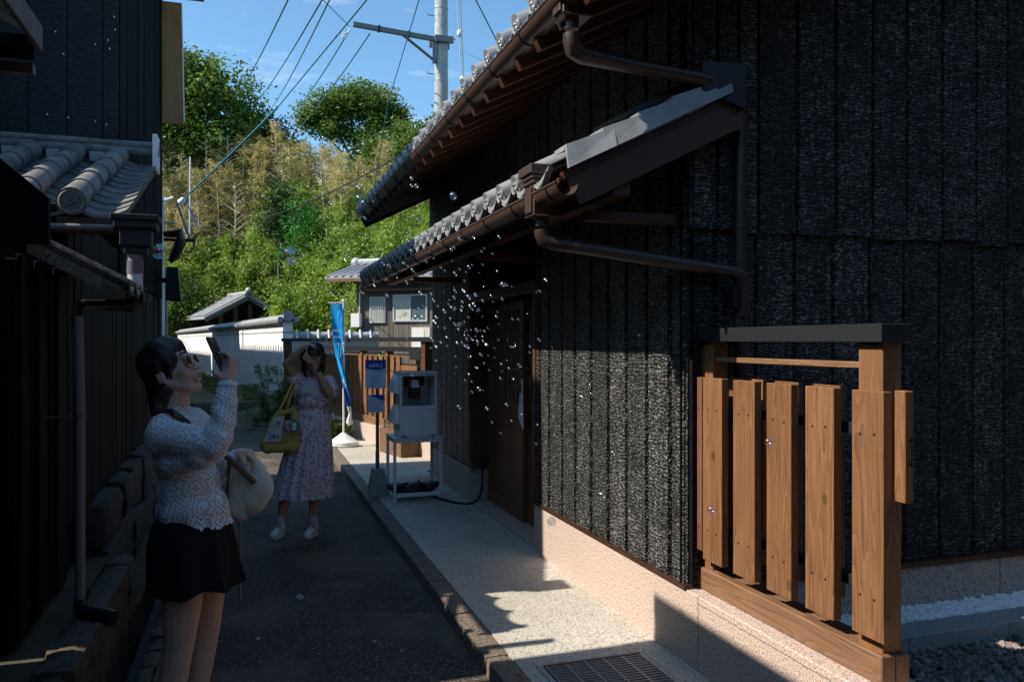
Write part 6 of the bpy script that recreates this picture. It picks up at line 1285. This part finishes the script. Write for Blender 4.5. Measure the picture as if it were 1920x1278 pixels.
for dx, dy in ((0, -.02), (.05, .03)):
    MB().tube([tuple(q) for q in bez((-.03 + dx, dy, .13), (.04 + dx * .3, dy * .5 - .02, .25), (.075 + dx * .3, .10 + dy, .40), 8)], .011, 8).build('strap', M['tote'], TB)
kc = thing('pouch_charms', tuple(Matrix.Rotation(R(-14.5), 3, 'Z') @ Vector((-.07, -.22, .88)) + Vector((.449, 6.593, 0))), 'teal round pouch and small pink plush charm dangling from the mustard tote', 'charm', rz=R(-14.5), local=True)
MB().loft([[(.02 + .028 * math.cos(t), -.018, .01 + .05 * math.sin(t)) for t in [6.283 * q / 18 for q in range(18)]], [(.02 + .028 * math.cos(t), .018, .01 + .05 * math.sin(t)) for t in [6.283 * q / 18 for q in range(18)]]]).build('pouch', M['teal'], kc)
MB().box(.004, .036, -.020, -.0185, -.02, .04).build('pouch_panel', M['paper'], kc)
sculpt('plush', [('e', (-3.6, 0, -1), (2.6, 2.2, 2.6)), ('e', (-3.6, -.4, 2.4), (2.0, 1.8, 1.8)), ('e', (-4.8, 0, 4), (.8, .6, .9)), ('e', (-2.4, 0, 4), (.8, .6, .9)), ('e', (-5.4, 0, -2.8), (1, 1, 1)), ('e', (-2, 0, -3.2), (1, 1, 1))], .004, M['plush'], kc, 2)
MB().tube([(.0, 0, .05), (.01, .03, .16), (.02, .06, .24)], .002, 5).build('cord', M['teal'], kc)

# ============================================================ soap bubbles drifting up through the sun
def bubble_mat():
    m = bpy.data.materials.new('soap_film'); m.use_nodes = True; t = m.node_tree; t.nodes.clear(); n = lambda k: t.nodes.new('ShaderNode' + k)
    o = n('OutputMaterial'); mxx = n('MixShader'); tr = n('BsdfTransparent'); gl_ = n('BsdfGlossy'); gl_.inputs['Roughness'].default_value = .09; lw = n('LayerWeight'); lw.inputs[0].default_value = .28
    oi = n('ObjectInfo'); ad = n('Math'); ad.operation = 'ADD'; fr2 = n('Math'); fr2.operation = 'FRACT'; rp = n('ValToRGB'); e = rp.color_ramp.elements
    for p, c in ((0, (1, 1, 1, 1)), (.3, (.8, .9, 1, 1)), (.5, (1, .75, .9, 1)), (.7, (.7, 1, .9, 1)), (1, (1, .9, .7, 1))):
        if p in (0, 1): e[0 if p == 0 else -1].color = c
        else: q = e.new(p); q.color = c
    t.links.new(oi.outputs['Random'], ad.inputs[0]); t.links.new(lw.outputs['Facing'], ad.inputs[1]); t.links.new(ad.outputs[0], fr2.inputs[0]); t.links.new(fr2.outputs[0], rp.inputs[0]); t.links.new(rp.outputs[0], gl_.inputs[0])
    mp2 = n('MapRange'); mp2.inputs[3].default_value = .26; mp2.inputs[4].default_value = .42; pw = n('Math'); pw.operation = 'POWER'; pw.inputs[1].default_value = 2.5
    t.links.new(lw.outputs['Facing'], pw.inputs[0]); t.links.new(pw.outputs[0], mp2.inputs[0]); t.links.new(mp2.outputs[0], mxx.inputs[0]); t.links.new(tr.outputs[0], mxx.inputs[1]); t.links.new(gl_.outputs[0], mxx.inputs[2]); t.links.new(mxx.outputs[0], o.inputs[0]); return m
BMsh = MB().sphere((0, 0, 0), 1.0, 20, 14).mesh('soap_bubble', bubble_mat())
rb = random.Random(21); spots = []
for i in range(185):
    d = rb.triangular(3.5, 5.0, 4.4); z = rb.triangular(1.15, 2.22, 1.66); x = rb.triangular(.70, 1.62, 1.18) + (z - 1.6) * -.35 + (d - 4.4) * .12
    spots.append((min(x, 1.84), min(d, 4.98), z, rb.choice((.006, .007, .008, .010, .013)) * rb.uniform(.8, 1.15)))
for i in range(28): spots.append((rb.uniform(.35, 1.0), rb.uniform(4, 5), rb.uniform(1.75, 2.75), rb.choice((.007, .010, .012))))
for i in range(22): spots.append((rb.uniform(1.35, 1.86), rb.uniform(3.4, 4.8), rb.uniform(.9, 1.6), .008))
big = [((.78, 3.1, 2.13), .016, 'large clear bubble high against the black wall under the upper gutter'), ((.45, 3.4, 2.15), .020, 'clear bubble pair member in front of the upper gutter end'), ((-.93, 2.2, 1.67), .018, 'large bubble floating in the dark at the far left'),
       ((-.30, 3.1, 1.87), .028, 'large bubble beside the black box on the left house corner'), ((.16, 3.3, 1.89), .036, 'large faint bubble against the green slope above the banner'), ((1.28, 3.3, .75), .020, 'bubble above the sunlit pavement'), ((1.55, 3.35, .84), .020, 'bubble in front of the lit granite foundation'), ((1.62, 2.55, .93), .016, 'bubble low in front of the second gap of the wooden fence'), ((1.58, 3.3, 1.04), .014, 'bubble in front of the lit charred boards'), ((1.72, 2.35, 1.20), .014, 'bubble in front of the third slat of the wooden fence'), ((.62, 6.2, .98), .025, 'bubble beside the lower hood of the bubble machine')]
for (x, y, z, r) in spots:
    o = bpy.data.objects.new('soap_bubble', BMsh); COL.objects.link(o); o.location = (x, y, z); o.scale = (r, r, r); o.rotation_euler = (rb.uniform(0, 3), rb.uniform(0, 3), 0); tag(o, 'small glinting soap bubble drifting among many others', 'soap bubble', 'soap bubbles drifting in front of the dark house')
for loc, r, lb in big:
    o = bpy.data.objects.new('soap_bubble', BMsh); COL.objects.link(o); o.location = loc; o.scale = (r, r, r); tag(o, lb, 'soap bubble')
